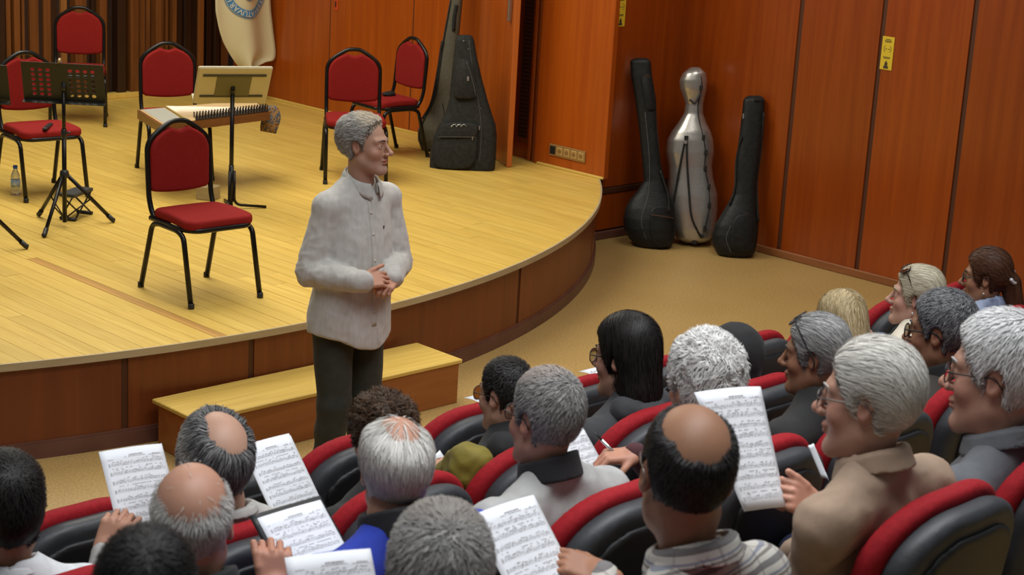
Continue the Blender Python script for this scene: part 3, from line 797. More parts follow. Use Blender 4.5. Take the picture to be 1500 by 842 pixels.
# ------------------------------------------------------------------ instrument bags and cases
LAT = np.array([S2, -S2, 0.0])
def on_plane(px, py, P, n):
    d = ray(px, py); return _o + d * (((np.asarray(P) - _o) @ n) / (d @ n))
class Case:
    """A case leaning from base to top; rows = (y, x_left, x_right, depth, squareness) read as outline, turned into real rings."""
    def __init__(s, base, top, rows, n=28, yaw=0.0):
        s.base, s.top = np.asarray(base, float), np.asarray(top, float)
        s.n = np.cross(LAT, s.top - s.base); s.n /= np.linalg.norm(s.n)
        if s.n[:2] @ np.array([S2, S2]) > 0: s.n = -s.n            # points to the hall
        s.rings = []; s.rows = []
        for y, xl, xr, d, e in rows:
            a, b = on_plane(xl, y, s.base, s.n), on_plane(xr, y, s.base, s.n)
            c, h = (a + b) / 2, (b - a) / 2; s.rows.append((y, c, h, d, e))
        ys = [r[0] for r in s.rows]
        s.ys = ys; s.N = n
    def sec(s, y):
        """Interpolated centre, half width vector, depth, squareness at picture height y (rows run bottom to top)."""
        R = s.rows
        for i in range(len(R) - 1):
            if R[i][0] >= y >= R[i + 1][0]:
                t = (R[i][0] - y) / (R[i][0] - R[i + 1][0]); g = t * t * (3 - 2 * t) * .5 + t * .5
                return tuple(R[i][k] * (1 - g) + R[i + 1][k] * g for k in range(1, 5))
        return R[0][1:] if y > R[0][0] else R[-1][1:]
    def pt(s, y, u, lift=0.0):
        """Point on the front face: u in -1..1 across."""
        c, h, d, e = s.sec(y); k = max(0, 1 - abs(u) ** e) ** (1 / e)
        return c + h * u + s.n * (d * k + lift)
    def body(s, step=3.0):
        b = MB(); R = []
        ys = np.linspace(s.ys[0], s.ys[-1], max(6, int((s.ys[0] - s.ys[-1]) / step)))
        for y in ys:
            c, h, d, e = s.sec(y); q = []
            for k in range(s.N):
                a = 2 * math.pi * k / s.N; ca, sa = math.cos(a), math.sin(a)
                q.append(c + h * math.copysign(abs(ca) ** (2 / e), ca) + s.n * d * math.copysign(abs(sa) ** (2 / e), sa))
            R.append(q)
        e0 = [R[0][k] * .55 + np.mean(R[0], 0) * .45 - np.array([0, 0, .004]) for k in range(s.N)]
        e1 = [R[-1][k] * .6 + np.mean(R[-1], 0) * .4 + np.array([0, 0, .010]) for k in range(s.N)]
        return b.rings([e0] + R + [e1])
    def patch(s, outline, lift, thick):
        """Raised pocket: outline of (y, u) points on the front, standing proud by thick."""
        P = [s.pt(y, u, lift) for y, u in outline]; n = len(P); c = np.mean(P, 0)
        Q = [p + s.n * thick * .8 for p in P]; Q2 = [c + (p - c) * .93 + s.n * thick for p in P]
        return MB().rings([[p - s.n * .01 for p in P], Q, Q2])
    def line(s, pts, r, lift=.003, smooth=True):
        P = [s.pt(y, u, lift) for y, u in pts]
        return MB().tube(bez(P, 6) if smooth else P, r, 6)
def rel(b, o):
    b.v = [tuple(np.asarray(v) - o) for v in b.v]; return b

# silver cello case in the niche
base = at_z(1012, 352, FLOOR_Z); base = np.array([10.36, 8.46, FLOOR_Z]); top = np.array([10.46, 8.62, .88])
cel = Case(base, top, [(354, 1000, 1034, .10, 2.6), (349, 992, 1042, .135, 2.6), (335, 984, 1048, .15, 2.5), (310, 977, 1051, .152, 2.4), (285, 976, 1051, .145, 2.4), (262, 979, 1045, .132, 2.4), (244, 979, 1043, .125, 2.4),
                       (222, 975, 1046, .125, 2.4), (205, 977, 1045, .118, 2.4), (192, 984, 1041, .105, 2.3), (180, 993, 1035, .085, 2.2), (166, 1002, 1030, .065, 2.1), (152, 1004, 1030, .06, 2.1), (143, 1001, 1032, .065, 2.0),
                       (130, 996, 1035, .078, 2.0), (118, 995, 1036, .08, 2.0), (107, 1000, 1034, .07, 2.0), (100, 1009, 1027, .04, 2.0)], 36)
ct = empty('cello_case', tuple(base)); tag(ct, 'silver hard cello case with black straps between two black instrument bags', 'instrument case')
m_sil = mat('silver_shell', (.42, .40, .37), .30, .75, noise=((70, 70, 70), (.48, .46, .43)), coat=.4)
rel(cel.body(), base).build('shell', m_sil, ct, True)
seam = [(352, .12), (330, .42), (300, .60), (270, .66), (245, .60), (220, .58), (200, .52), (180, .45), (160, .35), (140, .45), (120, .55), (104, .35)]
rel(cel.line(seam, .0055, -.001), base).build('seam', m_blackplastic, ct, True)
for y, u in ((298, .61), (272, .67), (246, .62), (222, .60), (200, .53), (330, .43), (128, .52)):
    p = cel.pt(y, u, .004); MB().box(p - base, (.012, .012, .020), frame(cel.n), .003).build('latch', m_blackplastic, ct)
rel(cel.line([(146, -.55), (150, -.1), (147, .2), (138, .5)], .008, .012), base).build('neck_handle', m_blackplastic, ct, True)
for off in (0, 1):
    us = [(202, -.28), (230, -.42), (262, -.66), (300, -.80)] if off == 0 else [(202, -.22), (235, -.20), (275, -.18), (315, -.12), (338, .12), (345, .30)]
    rel(cel.line(us, .009, .012), base).build('strap', m_gig, ct, True)
for y, u in ((200, -.26), (208, -.27), (343, .3)): MB().box(cel.pt(y, u, .012) - base, (.016, .008, .014), frame(cel.n), .004).build('buckle', m_silver if y == 208 else m_blackplastic, ct)
rel(MB().box(cel.pt(352, -.1, .002), (.02, .012, .018), frame(cel.n), .004), base).build('foot', m_blackplastic, ct)

def soft_bag(name, label, base, top, rows, m, extras, n=28):
    c = Case(base, top, rows, n); t = empty(name, tuple(base)); tag(t, label, 'instrument bag')
    rel(c.body(), base).build('shell', m, t, True)
    for kind, nm, mm, *a in extras:
        if kind == 'patch': rel(c.patch(*a), base).build(nm, mm, t, True)
        elif kind == 'line': rel(c.line(*a), base).build(nm, mm, t, True)
        elif kind == 'box': MB().box(c.pt(a[0], a[1], .004) - base, a[2], frame(c.n), .003).build(nm, mm, t)
    return c, t
m_gig2 = mat('black_leatherette', (.008, .0085, .0085), .5, noise=((30, 30, 30), (.013, .014, .014)), bump=(60, .35), spec=.3)
m_brown_pipe = mat('brown_piping', (.12, .05, .02), .6)
def ov(y0, y1, u0, u1):
    """Rounded pocket outline in (y, u)."""
    cy, cu, hy, hu = (y0 + y1) / 2, (u0 + u1) / 2, (y1 - y0) / 2, (u1 - u0) / 2
    return [(cy + hy * math.copysign(abs(math.sin(a)) ** .5, math.sin(a)), cu + hu * math.copysign(abs(math.cos(a)) ** .5, math.cos(a))) for a in np.linspace(0, 2 * math.pi, 20, endpoint=False)]
soft_bag('lute_bag', 'long-necked black lute bag leaning in the corner beside the stage end', np.array([10.02, 8.56, FLOOR_Z]), np.array([10.10, 8.80, .90]),
    [(365, 944, 976, .06, 2.2), (360, 932, 984, .10, 2.2), (350, 922, 988, .125, 2.2), (335, 914, 990, .135, 2.2), (320, 913, 990, .13, 2.2), (305, 916, 989, .115, 2.2), (292, 923, 985, .095, 2.3), (280, 933, 979, .08, 2.4), (265, 943, 974, .065, 2.6),
     (240, 941, 968, .055, 2.8), (190, 936, 963, .05, 2.8), (145, 930, 961, .05, 2.8), (110, 924, 955, .048, 3.0), (90, 923, 953, .04, 3.0), (87, 926, 951, .025, 2.5)], m_gig2,
    [('patch', 'neck_pocket', m_gig2, ov(112, 163, -.15, .95), -.008, .022), ('patch', 'bowl_pocket', m_gig2, ov(300, 361, -.05, .93), -.012, .03), ('line', 'piping', m_brown_pipe, [(313, .0), (315, .5), (318, .9)], .0025, .024),
     ('line', 'piping', m_brown_pipe, [(113, .1), (111, .5), (116, .8)], .002, .016), ('line', 'zip', m_piping, [(165, -.2), (230, -.25), (280, -.3), (320, -.35), (350, -.3)], .0025, .001),
     ('line', 'strap', m_gig, [(250, .7), (285, .85), (310, .7)], .008, .015)])
soft_bag('lute_bag', 'short-necked black lute bag leaning against the side wall', np.array([10.38, 7.98, FLOOR_Z]), np.array([10.56, 8.13, .69]),
    [(377, 1060, 1098, .06, 2.4), (371, 1050, 1105, .09, 2.4), (360, 1044, 1108, .11, 2.4), (345, 1043, 1110, .115, 2.4), (330, 1047, 1111, .11, 2.4), (315, 1056, 1110, .10, 2.4), (300, 1065, 1109, .085, 2.5), (285, 1073, 1108, .075, 2.6), (265, 1077, 1108, .07, 2.8),
     (235, 1078, 1112, .065, 3), (200, 1083, 1116, .06, 3), (165, 1087, 1119, .055, 3), (146, 1089, 1120, .05, 3), (142, 1092, 1117, .03, 2.6)], m_gig2,
    [('patch', 'pocket', m_gig2, ov(312, 368, -.3, .9), -.012, .025), ('line', 'strap', m_gig, [(200, -.9), (235, -1.0), (275, -.98), (300, -.92)], .008, .02), ('line', 'strap', m_gig, [(165, .9), (220, 1.0), (270, 1.0), (325, .95)], .008, .02),
     ('line', 'zip', m_piping, [(330, -.35), (350, -.45), (370, -.3)], .003, .004), ('box', 'zip_pull', m_silver, 172, -.9, (.006, .004, .02)), ('box', 'buckle', m_blackplastic, 312, .2, (.03, .006, .012)), ('box', 'top_loop', m_gig, 146, .2, (.02, .01, .012))])
m_olive = mat('olive_nylon', (.075, .066, .04), .6, noise=((60, 60, 60), (.095, .084, .052)), bump=(300, .3))
soft_bag('lute_bag', 'olive grey long-necked bag with black piping behind the black gig bag', np.array([9.50, 10.30, 0]), np.array([9.60, 10.42, 1.45]),
    [(224, 625, 665, .07, 2.4), (218, 617, 676, .10, 2.4), (205, 612, 682, .12, 2.4), (190, 612, 684, .12, 2.4), (172, 620, 682, .11, 2.4), (155, 630, 676, .09, 2.5), (140, 637, 671, .075, 2.7), (100, 642, 670, .065, 3), (60, 648, 672, .06, 3), (0, 659, 678, .055, 3), (-55, 667, 686, .05, 3), (-62, 670, 684, .03, 2.5)], m_olive,
    [('line', 'piping', m_gig, [(220, -.6), (200, -.92), (172, -.90), (150, -.88), (120, -.85), (60, -.82), (0, -.8)], .007, .006), ('line', 'piping', m_gig, [(150, -.2), (165, .0), (185, .12), (210, .1)], .003, .004),
     ('line', 'strap', m_gig, [(60, -.95), (110, -1.0), (150, -1.0), (175, -1.0)], .012, .03), ('line', 'strap', m_gig, [(10, .2), (25, .1), (42, .25)], .014, .01)])
cg, gt = soft_bag('gig_bag', 'black trapezoid gig bag with front pockets leaning on the open door leaf', np.array([9.10, 9.72, 0]), np.array([9.24, 9.80, 1.03]),
    [(252, 634, 722, .085, 4), (248, 629, 725, .10, 4), (225, 630, 727, .105, 4), (200, 635, 728, .105, 4), (182, 643, 726, .10, 4), (165, 653, 720, .095, 4), (145, 658, 714, .09, 4), (115, 661, 706, .08, 4), (80, 665, 698, .07, 4), (60, 667, 695, .065, 4), (53, 669, 692, .05, 3)], m_gig,
    [('patch', 'lower_pocket', m_gig, ov(178, 246, -.92, .42), -.004, .03), ('patch', 'pocket_flap', m_gig, ov(180, 202, -.86, .40), .018, .012), ('patch', 'upper_pocket', m_gig, ov(88, 145, -.80, .52), -.004, .035),
     ('line', 'piping', m_piping, [(250, .50), (215, .52), (180, .50), (140, .52), (100, .50), (60, .45)], .002, .002), ('line', 'zip', m_piping, [(200, -.84), (200, -.2), (201, .36)], .002, .034),
     ('line', 'zip', m_piping, [(92, .1), (110, .35), (140, .46)], .002, .033), ('box', 'zip_pull', m_silver, 116, .12, (.008, .035, .018)), ('box', 'zip_pull', m_silver, 188, .44, (.005, .01, .016)), ('box', 'zip_pull', m_silver, 203, .25, (.004, .03, .014)),
     ('box', 'badge', m_silver, 61, -.1, (.006, .006, .006)), ('box', 'rivet', m_silver, 72, .3, (.004, .004, .004)), ('box', 'rivet', m_silver, 158, .58, (.004, .004, .004))])
sc_pts = [(184 + 2.8 * math.sin(t * 21.0) * (1 - t * .3), -.55 + .55 * t + .02 * math.cos(t * 21)) for t in np.linspace(0, 1, 40)]
rel(cg.line(sc_pts, .0022, .036, False), cg.base).build('script_logo', m_silver, gt, True)

# ------------------------------------------------------------------ wall fittings
so = empty('socket_strip', (SIDE_X - .006, 9.24, .14)); tag(so, 'brass coloured strip of wall sockets at the pillar base', 'wall socket')
m_sock = mat('socket_tan', (.33, .19, .06), .4, .2); m_sockd = mat('socket_ivory', (.45, .29, .10), .45)
MB().box((0, 0, 0), (.006, .195, .046), b=.003).build('plate', m_sock, so)
for i in range(5):
    y = .155 - i * .0775
    s = MB().box((-.007, y, 0), (.004, .030, .032), b=.003).build('socket', m_sockd if i else m_blackplastic, so)
    if i:
        q = MB().tube([(-.012, y, 0), (-.0115, y, 0)], .021, 14).build('socket_well', m_sock, s)
        for dy in (-.008, .008): MB().tube([(-.0128, y + dy, 0), (-.0115, y + dy, 0)], .0035, 6).build('pin_hole', m_dark, s)

def sign(loc, axis_x, label):
    """Yellow floor-distance notice: plate plus its printed marks, facing the hall."""
    t = empty('safety_notice', loc, 0 if axis_x else -math.pi / 2); tag(t, label, 'sign')
    m_y = mat('notice_yellow', (.72, .52, .03), .5); k_ = mat('notice_ink', (.05, .04, .02), .6)
    MB().box((0, -.002, 0), (.05, .0015, .118), b=.0008).build('plate', m_y, t)
    pr = MB()
    for i, (z, w_) in enumerate(((.098, .022), (.088, .030), (.080, .026), (-.028, .030), (-.036, .026))): pr.box((0, -.0042, z), (w_, .0005, .0022))
    for s in (-1, 1):
        P = [(s * (.030 * math.cos(a)), -.0042, .03 + .028 * math.sin(a)) for a in np.linspace(-.9, .9, 9)]
        for p, q in zip(P[:-1], P[1:]): pr.tube([p, q], .0018, 4)
        pr.tube([(s * .006, -.0042, .03), (s * .018, -.0042, .03)], .0025, 4)
    tag(pr.build('print', k_, t), kind='stuff')
    f = MB(); f.tube([(0, -.0042, -.062), (0, -.0042, -.056)], .006, 8); f.box((0, -.0042, -.078), (.012, .0006, .012)); f.box((0, -.0042, -.10), (.020, .0006, .009)); tag(f.build('figure', k_, t), kind='stuff')
    return t
q = at_y(908, 16, NICHE_Y); sign((q[0] + .01, NICHE_Y - .001, q[2]), True, 'yellow safety notice above the long-necked bag at the stage end')
q = at_x(1300, 78, RIGHT_X); sign((RIGHT_X - .001, q[1], q[2]), False, 'yellow safety notice on the side wall beside a panel joint')
# ------------------------------------------------------------------ figures: shared shapes
def ss(a, b, x):
    t = np.clip((x - a) / (b - a), 0, 1); return t * t * (3 - 2 * t)
def skull(P):
    A = np.stack([np.abs(P[:, 0]), P[:, 1], P[:, 2]], 1)
    d = ell(A, (0, -.014, .036), (.0755, .097, .084))
    d = smin(d, ell(A, (0, .028, -.03), (.061, .060, .085)), .03)
    return smin(d, cap(A, (.047, -.002, -.055), (.018, .064, -.098), .022, .02), .025)
def head_sdf(P, q):
    A = np.stack([np.abs(P[:, 0]), P[:, 1], P[:, 2]], 1)
    j = q.get('jaw', 1.0); n = q.get('nose', 1.0)
    d = ell(A, (0, -.014, .036), (.0755, .097, .084))
    d = smin(d, ell(A, (0, .028, -.03), (.061 * j, .060, .085)), .03)
    d = smin(d, cap(A, (.048 * j, -.002, -.055), (.018 * j, .066, -.100), .022, .02), .025)
    d = smin(d, ell(A, (0, .076, -.103), (.022 * j, .018, .017)), .02)
    d = smin(d, cap(A, (.012, .0835, .025), (.045, .067, .027), .0105, .010), .016)
    d = smin(d, ell(A, (.046 * j, .056, -.026), (.02, .02, .018)), .025)
    d = smax(d, -ell(A, (.032, .099, .004), (.018, .016, .0125)), .012)
    d = smin(d, ell(A, (.0315, .0725, .003), (.0155, .0145, .0135)), .004)
    d = smax(d, -ell(A, (.0315, .0885, .0025), (.0135, .011, .0036)), .003)
    d = smin(d, cap(A, (0, .085, .018), (0, .105 + .008 * n, -.026), .0075, .0095), .012)
    d = smin(d, ell(A, (0, .106 + .008 * n, -.029), (.0115, .0115, .0105)), .008)
    d = smin(d, ell(A, (.0125, .098, -.034), (.0085, .011, .0085)), .007)
    d = smax(d, -ell(A, (.0065, .106, -.042), (.0035, .006, .004)), .003)
    d = smin(d, ell(A, (0, .0885, -.0575), (.025, .0105, .0062)), .006)
    d = smin(d, ell(A, (0, .087, -.0695), (.021, .0105, .0068)), .006)
    d = smax(d, -cap(A, (0, .1, -.0633), (.023, .086, -.0645), .0019, .0015), .003)
    d = smax(d, -cap(A, (.017, .097, -.036), (.033, .082, -.062), .0016, .0016), .008)
    Re = rotm(.22, 0, -.30)
    e = ell(A, (.0755, -.014, .002), (.0085, .018, .029), Re)
    e = smax(e, -ell(A, (.0835, -.010, .006), (.006, .011, .018), Re), .004)
    d = smin(d, e, .006)
    return d
def face_paint(Pl, skin, beard=None):
    """Colour of the skin itself: lips, ears and cheeks are redder; optional stubble tone."""
    c = np.tile(np.asarray(skin, np.float32), (len(Pl), 1))
    A = np.stack([np.abs(Pl[:, 0]), Pl[:, 1], Pl[:, 2]], 1).astype(np.float32)
    lip = np.minimum(ell(A, (0, .093, -.058), (.024, .012, .0068)), ell(A, (0, .092, -.0695), (.020, .012, .0072)))
    m = 1 - ss(-.002, .004, lip); c = c * (1 - m[:, None]) + np.asarray(skin) * np.array([.92, .55, .55]) * m[:, None]
    r = (1 - ss(0, .03, ell(A, (.05, .06, -.03), (.02, .02, .02)))) * .5 + (1 - ss(0, .012, ell(A, (.078, -.012, -.004), (.012, .02, .034)))) * .5 + (1 - ss(0, .012, ell(A, (0, .11, -.03), (.012, .012, .01)))) * .4
    c = c * (1 - r[:, None] * np.array([.02, .22, .22]))
    n = wob(Pl * 1.0, 160, 2.0)[:, None] * .025 + wob(Pl * 1.0, 45, 5.0)[:, None] * .035
    c = c * (1 + n)
    if beard is not None:
        b = ss(.0, .02, -Pl[:, 2] - .035 + .0) * ss(-.01, .03, Pl[:, 1]) * (1 - ss(0, .006, -lip) * 0) * np.where(lip < .004, .2, 1)
        c = c * (1 - .5 * b[:, None]) + np.asarray(beard) * .5 * b[:, None]
    return c
LINE_MALE = ([-.125, -.085, -.055, -.028, -.005, .018, .030, .044, .06, .085, .12], [-.088, -.090, -.076, -.036, .018, -.012, .012, .034, .062, .083, .09])
LINE_FEM = ([-.125, -.085, -.055, -.028, -.005, .018, .034, .048, .06, .085, .12], [-.10, -.10, -.085, -.045, .016, -.028, .0, .03, .055, .076, .085])
def hair_mask(P, h):
    L = h.get('line', LINE_MALE)
    m = P[:, 2] - np.interp(P[:, 1], L[0], L[1]).astype(np.float32) - h.get('raise', 0)
    k = np.clip(m / .012 + .5, 0, 1)
    A = np.stack([np.abs(P[:, 0]), P[:, 1], P[:, 2]], 1)
    if not h.get('over_ears'): k = k * np.clip(ell(A, (.078, -.012, -.004), (.026, .022, .036)) / .008 + .2, 0, 1)
    for c, r in h.get('bald', []): k = k * np.clip((ell(P, c, r) + .006 * wob(P, 75, 4.0)) / h.get('soft', .018) + .35, 0, 1)
    return k
def hair_sdf(P, h):
    k = hair_mask(P, h); t = h.get('thick', .010)
    vol = 1 + h.get('top', .6) * ss(.03, .12, P[:, 2]) + h.get('rear', .2) * ss(.02, .1, -P[:, 1])
    d = skull(P) - (t * vol * k - .007 * (1 - k))
    if h.get('lump'): d = d + h['lump'] * wob(P, h.get('lumpf', 120), 3.1) * k
    for e in h.get('extra', []):
        if e[0] == 'e': d = smin(d, ell(P, e[1], e[2]), .03)
        else: d = smin(d, cap(P, e[1], e[2], e[3], e[4]), .025)
    A = np.stack([np.abs(P[:, 0]), P[:, 1], P[:, 2]], 1)
    if h.get('extra') and not h.get('over_face'): d = smax(d, -ell(A, (0, .075, -.03), (.064, .06, .09)), .015)
    return d
def flow_dir(P, N, h):
    f = h.get('flow', 'crown')
    if f == 'crown': g = P - np.array(h.get('crown', (0.01, -.075, .10)))
    elif f == 'back': g = np.tile(np.array([0, -1.0, -.15]), (len(P), 1)); g[:, 2] -= ss(.0, -.09, -(P[:, 1] + .0) * -1) * 0 + ss(.03, .11, -P[:, 1]) * 1.2
    elif f == 'fwd': g = np.tile(np.array([.25, .8, -.5]), (len(P), 1))
    elif f == 'bun': g = np.array(h['bun']) - P
    else: g = np.tile(np.array([0.0, -.1, -1.0]), (len(P), 1)); top = ss(.05, .11, P[:, 2])[:, None]; g = g * (1 - top) + np.stack([np.sign(P[:, 0]) * .8, -.3 + 0 * P[:, 0], -.3 + 0 * P[:, 0]], 1) * top
    g = g + h.get('curl', .18) * RNG.normal(size=g.shape) * (np.linalg.norm(g, axis=1)[:, None] + .01)
    if h.get('swirl'): g = g + h['swirl'] * np.stack([wob(P, 70, 1.0), wob(P, 70, 4.0), wob(P, 70, 7.0)], 1) * np.linalg.norm(g, axis=1)[:, None]
    g = g - N * (g * N).sum(1)[:, None]
    return g / (np.linalg.norm(g, axis=1)[:, None] + 1e-9)
def grad(fn, P, e=.003):
    G = np.stack([fn(P + np.array(v, np.float32) * e) - fn(P - np.array(v, np.float32) * e) for v in ((1, 0, 0), (0, 1, 0), (0, 0, 1))], 1)
    return G / (np.linalg.norm(G, axis=1)[:, None] + 1e-9)
def make_hair(h, res=.005):
    """Cap of hair plus thousands of fine locks; returns head-local vertices, quads, colours."""
    fn = lambda P: hair_sdf(P, h)
    ex = h.get('bounds', ((-.11, -.14, -.13), (.11, .13, .165)))
    V, Q = solid(fn, *ex, res)
    c0, c1 = np.array(h['c'][0]), np.array(h['c'][1]); root = np.array(h.get('root', c0 * .75))
    col = np.tile(root, (len(V), 1)) * (1 + .12 * wob(V.astype(np.float32), 220, 1.0)[:, None])
    vis = (hair_mask(V.astype(np.float32), h) > .25)
    if h.get('extra'): vis |= np.minimum.reduce([(ell(V.astype(np.float32), e[1], e[2]) if e[0] == 'e' else cap(V.astype(np.float32), e[1], e[2], e[3], e[4])) for e in h['extra']]) < .012
    seeds = V[vis]
    n = int(h.get('n', 3600) * 1.3)
    P = seeds[RNG.integers(0, len(seeds), n)].astype(np.float32) + RNG.normal(size=(n, 3)).astype(np.float32) * res * .5
    if h.get('wisps'):
        nb = h['wisps']; sk, _q = solid(lambda X: skull(X) - .001, *ex, .008); sk = sk[(sk[:, 2] > .045)]
        P = np.vstack([P, sk[RNG.integers(0, len(sk), nb)].astype(np.float32) + RNG.normal(size=(nb, 3)).astype(np.float32) * .004])
        fn2 = lambda X: np.minimum(fn(X), skull(X) - .001)
    else: fn2 = fn
    n = len(P); segs = 3; ln = h.get('len', .035) * RNG.uniform(.6, 1.25, n); wd = h.get('width', .0014) * .82 * RNG.uniform(.7, 1.3, n)
    lift = h.get('lift', .0015) * RNG.uniform(.2, 1.6, n)
    pts = []; nrm = []
    for k in range(segs + 1):
        G = grad(fn2, P); d = fn2(P)
        P = P - G * (d - lift * (1 + .7 * k))[:, None]
        pts.append(P.copy()); nrm.append(G)
        P = (P + flow_dir(P, G, h) * (ln / segs)[:, None]).astype(np.float32)
    pts = np.array(pts); nrm = np.array(nrm)
    T = np.gradient(pts, axis=0); T /= np.linalg.norm(T, axis=2)[..., None] + 1e-9
    W = np.cross(T, nrm); W /= np.linalg.norm(W, axis=2)[..., None] + 1e-9
    tap = np.array([.8, 1, .9, .25])[:, None]
    A = pts - W * (wd * tap)[..., None]; B = pts + W * (wd * tap)[..., None]
    base = len(V); SV = np.stack([A, B], 2).transpose(1, 0, 2, 3).reshape(-1, 3)       # strand, seg, side
    i0 = base + np.arange(n)[:, None] * (segs + 1) * 2 + np.arange(segs)[None] * 2
    SQ = np.stack([i0, i0 + 1, i0 + 3, i0 + 2], -1).reshape(-1, 4)
    mix = RNG.uniform(0, 1, n) ** h.get('mixp', 1.0)
    if h.get('patch') is not None:
        pc, pr_, pcol = h['patch']; g = (1 - ss(-.01, .03, ell(pts[0].astype(np.float32), pc, pr_)))[:, None]
    sc_ = c0 + (c1 - c0) * mix[:, None]
    if h.get('patch') is not None: sc_ = sc_ * (1 - g) + np.array(pcol) * g * RNG.uniform(.8, 1.15, n)[:, None]
    SC = np.repeat(sc_, (segs + 1) * 2, 0)
    return np.vstack([V, SV]), np.vstack([Q, SQ]), np.vstack([col, SC])
def finger(P, base, d0, nrm, lens, curls, r):
    """Chain of three bones bending about the knuckle axis."""
    p = np.array(base, float); d = np.array(d0, float); d /= np.linalg.norm(d); ax = np.cross(d, nrm); ax /= np.linalg.norm(ax); out = None
    for L, c in zip(lens, curls):
        Rm = np.array(Matrix.Rotation(c, 3, Vector(ax))); d = Rm @ d; q = p + d * L
        e = cap(P, p, q, r, r * .9); out = e if out is None else smin(out, e, .003); p = q; r *= .92
    return out
def hand_sdf(P, curl=.5, side=1, thumb=(.55, .75, -.35), spread=.06):
    """Right hand for side = 1: wrist at the origin, fingers along +Y, palm towards -Z, thumb towards -X * side."""
    Q = P * np.array([side, 1, 1], np.float32)
    d = rbox(Q, (0, .048, 0), (.039, .046, .0125), .012)
    d = smin(d, cap(Q, (0, -.022, .0), (0, .015, 0), .025, .025), .02)
    d = smin(d, ell(Q, (-.026, .03, -.010), (.014, .028, .012)), .012)
    for i, (x, y, L) in enumerate(((-.029, .09, .074), (-.0095, .095, .082), (.0105, .092, .076), (.029, .083, .060))):
        c = curl * (1 + .08 * i)
        d = smin(d, finger(Q, (x, y, .002), (spread * (i - 1.5), 1, 0), (0, 0, 1), (L * .48, L * .30, L * .24), (-c * .8, -c * 1.1, -c * .8), .0092 - .0006 * (i == 3)), .006)
    d = smin(d, finger(Q, (-.032, .022, -.004), (-thumb[0], thumb[1], thumb[2]), (0, 0, 1), (.040, .032, .026), (0, -.25, -.25), .0115), .008)
    return d
HANDS = {}
def hand_mesh(curl, side, thumb=(.55, .75, -.35), cell=.0036):
    k = (curl, side, thumb)
    if k not in HANDS: HANDS[k] = solid(lambda P: hand_sdf(P, curl, side, thumb), (-.10, -.06, -.12), (.10, .20, .06), cell)
    return HANDS[k]
def glasses_parts(parent, T, m_frame, m_lens, rx=.0245, rz=.019, half=False, scale=1.0, r=.0016, side_len=1.0):
    """Spectacles in head coordinates, moved by T (point -> room)."""
    g = MB(); lens = []
    for s in (-1, 1):
        c = np.array([s * .0325, .1, .001]); P = []
        for k in range(22):
            a = 2 * math.pi * k / 22; e = 2.6
            P.append(c + np.array([rx * math.copysign(abs(math.cos(a)) ** (2 / e), math.cos(a)), -.10 * (rx * math.cos(a) + s * .0 + .0) * s * .5, rz * math.copysign(abs(math.sin(a)) ** (2 / e), math.sin(a))]))
        rr = r * .6 if half else r
        g.tube([T(p * scale) for p in P], rr, 6, closed=True); lens.append([T(p * scale) for p in P])
        tp = bez([(s * .0575, .0975, .008), (s * .068, .075, .010), (s * .0775, .02, .012), (s * .0805, -.012, .014), (s * .079, -.032, -.006)], 5)
        g.tube([T(np.array(p) * scale) for p in tp], r * 1.1, 6)
    g.tube([T(np.array(p) * scale) for p in bez([(-.009, .101, .006), (0, .104, .009), (.009, .101, .006)], 4)], r, 6)
    o = g.build('glasses', m_frame, parent, True)
    for P in lens:
        n = len(P); MB().add([np.mean(P, 0)] + list(P), [(0, 1 + k, 1 + (k + 1) % n) for k in range(n)]).build('lens', m_lens, o, True)
    return o

m_skin = mat('skin', (.5, .3, .2), .5, attr=True, bump=(260, .10), spec=.35)
m_hair = mat('hair', (.3, .3, .3), .5, attr=True, spec=.22)
m_eye = mat('eye', (.5, .5, .5), .15, attr=True)
m_lens = mat('lens_glass', (.92, .94, .95), .03, trans=1.0)
m_lens.node_tree.nodes['Principled BSDF'].inputs['IOR'].default_value = 1.06
SHOES = mat('shoe_black', (.015, .013, .012), .45)
def cloth(name, c, rough=.85, c2=None, nscale=26, sheen=.04, bump=.35):
    c2 = c2 or tuple(x * 1.18 for x in c)
    return mat('cloth_' + name, c, rough, noise=((nscale, nscale, nscale), c2), bump=(420, bump), sheen=sheen)

def ik(S, W, l1, l2, hint):
    """Elbow between shoulder S and wrist W, bending towards hint."""
    d = W - S; L = np.linalg.norm(d); d = d / L; Lc = min(L, (l1 + l2) * .995)
    a = (l1 * l1 - l2 * l2 + Lc * Lc) / (2 * Lc); hgt = math.sqrt(max(l1 * l1 - a * a, 1e-6))
    h = np.asarray(hint, float); h = h - d * (h @ d); h /= np.linalg.norm(h) + 1e-9
    return S + d * a + h * hgt

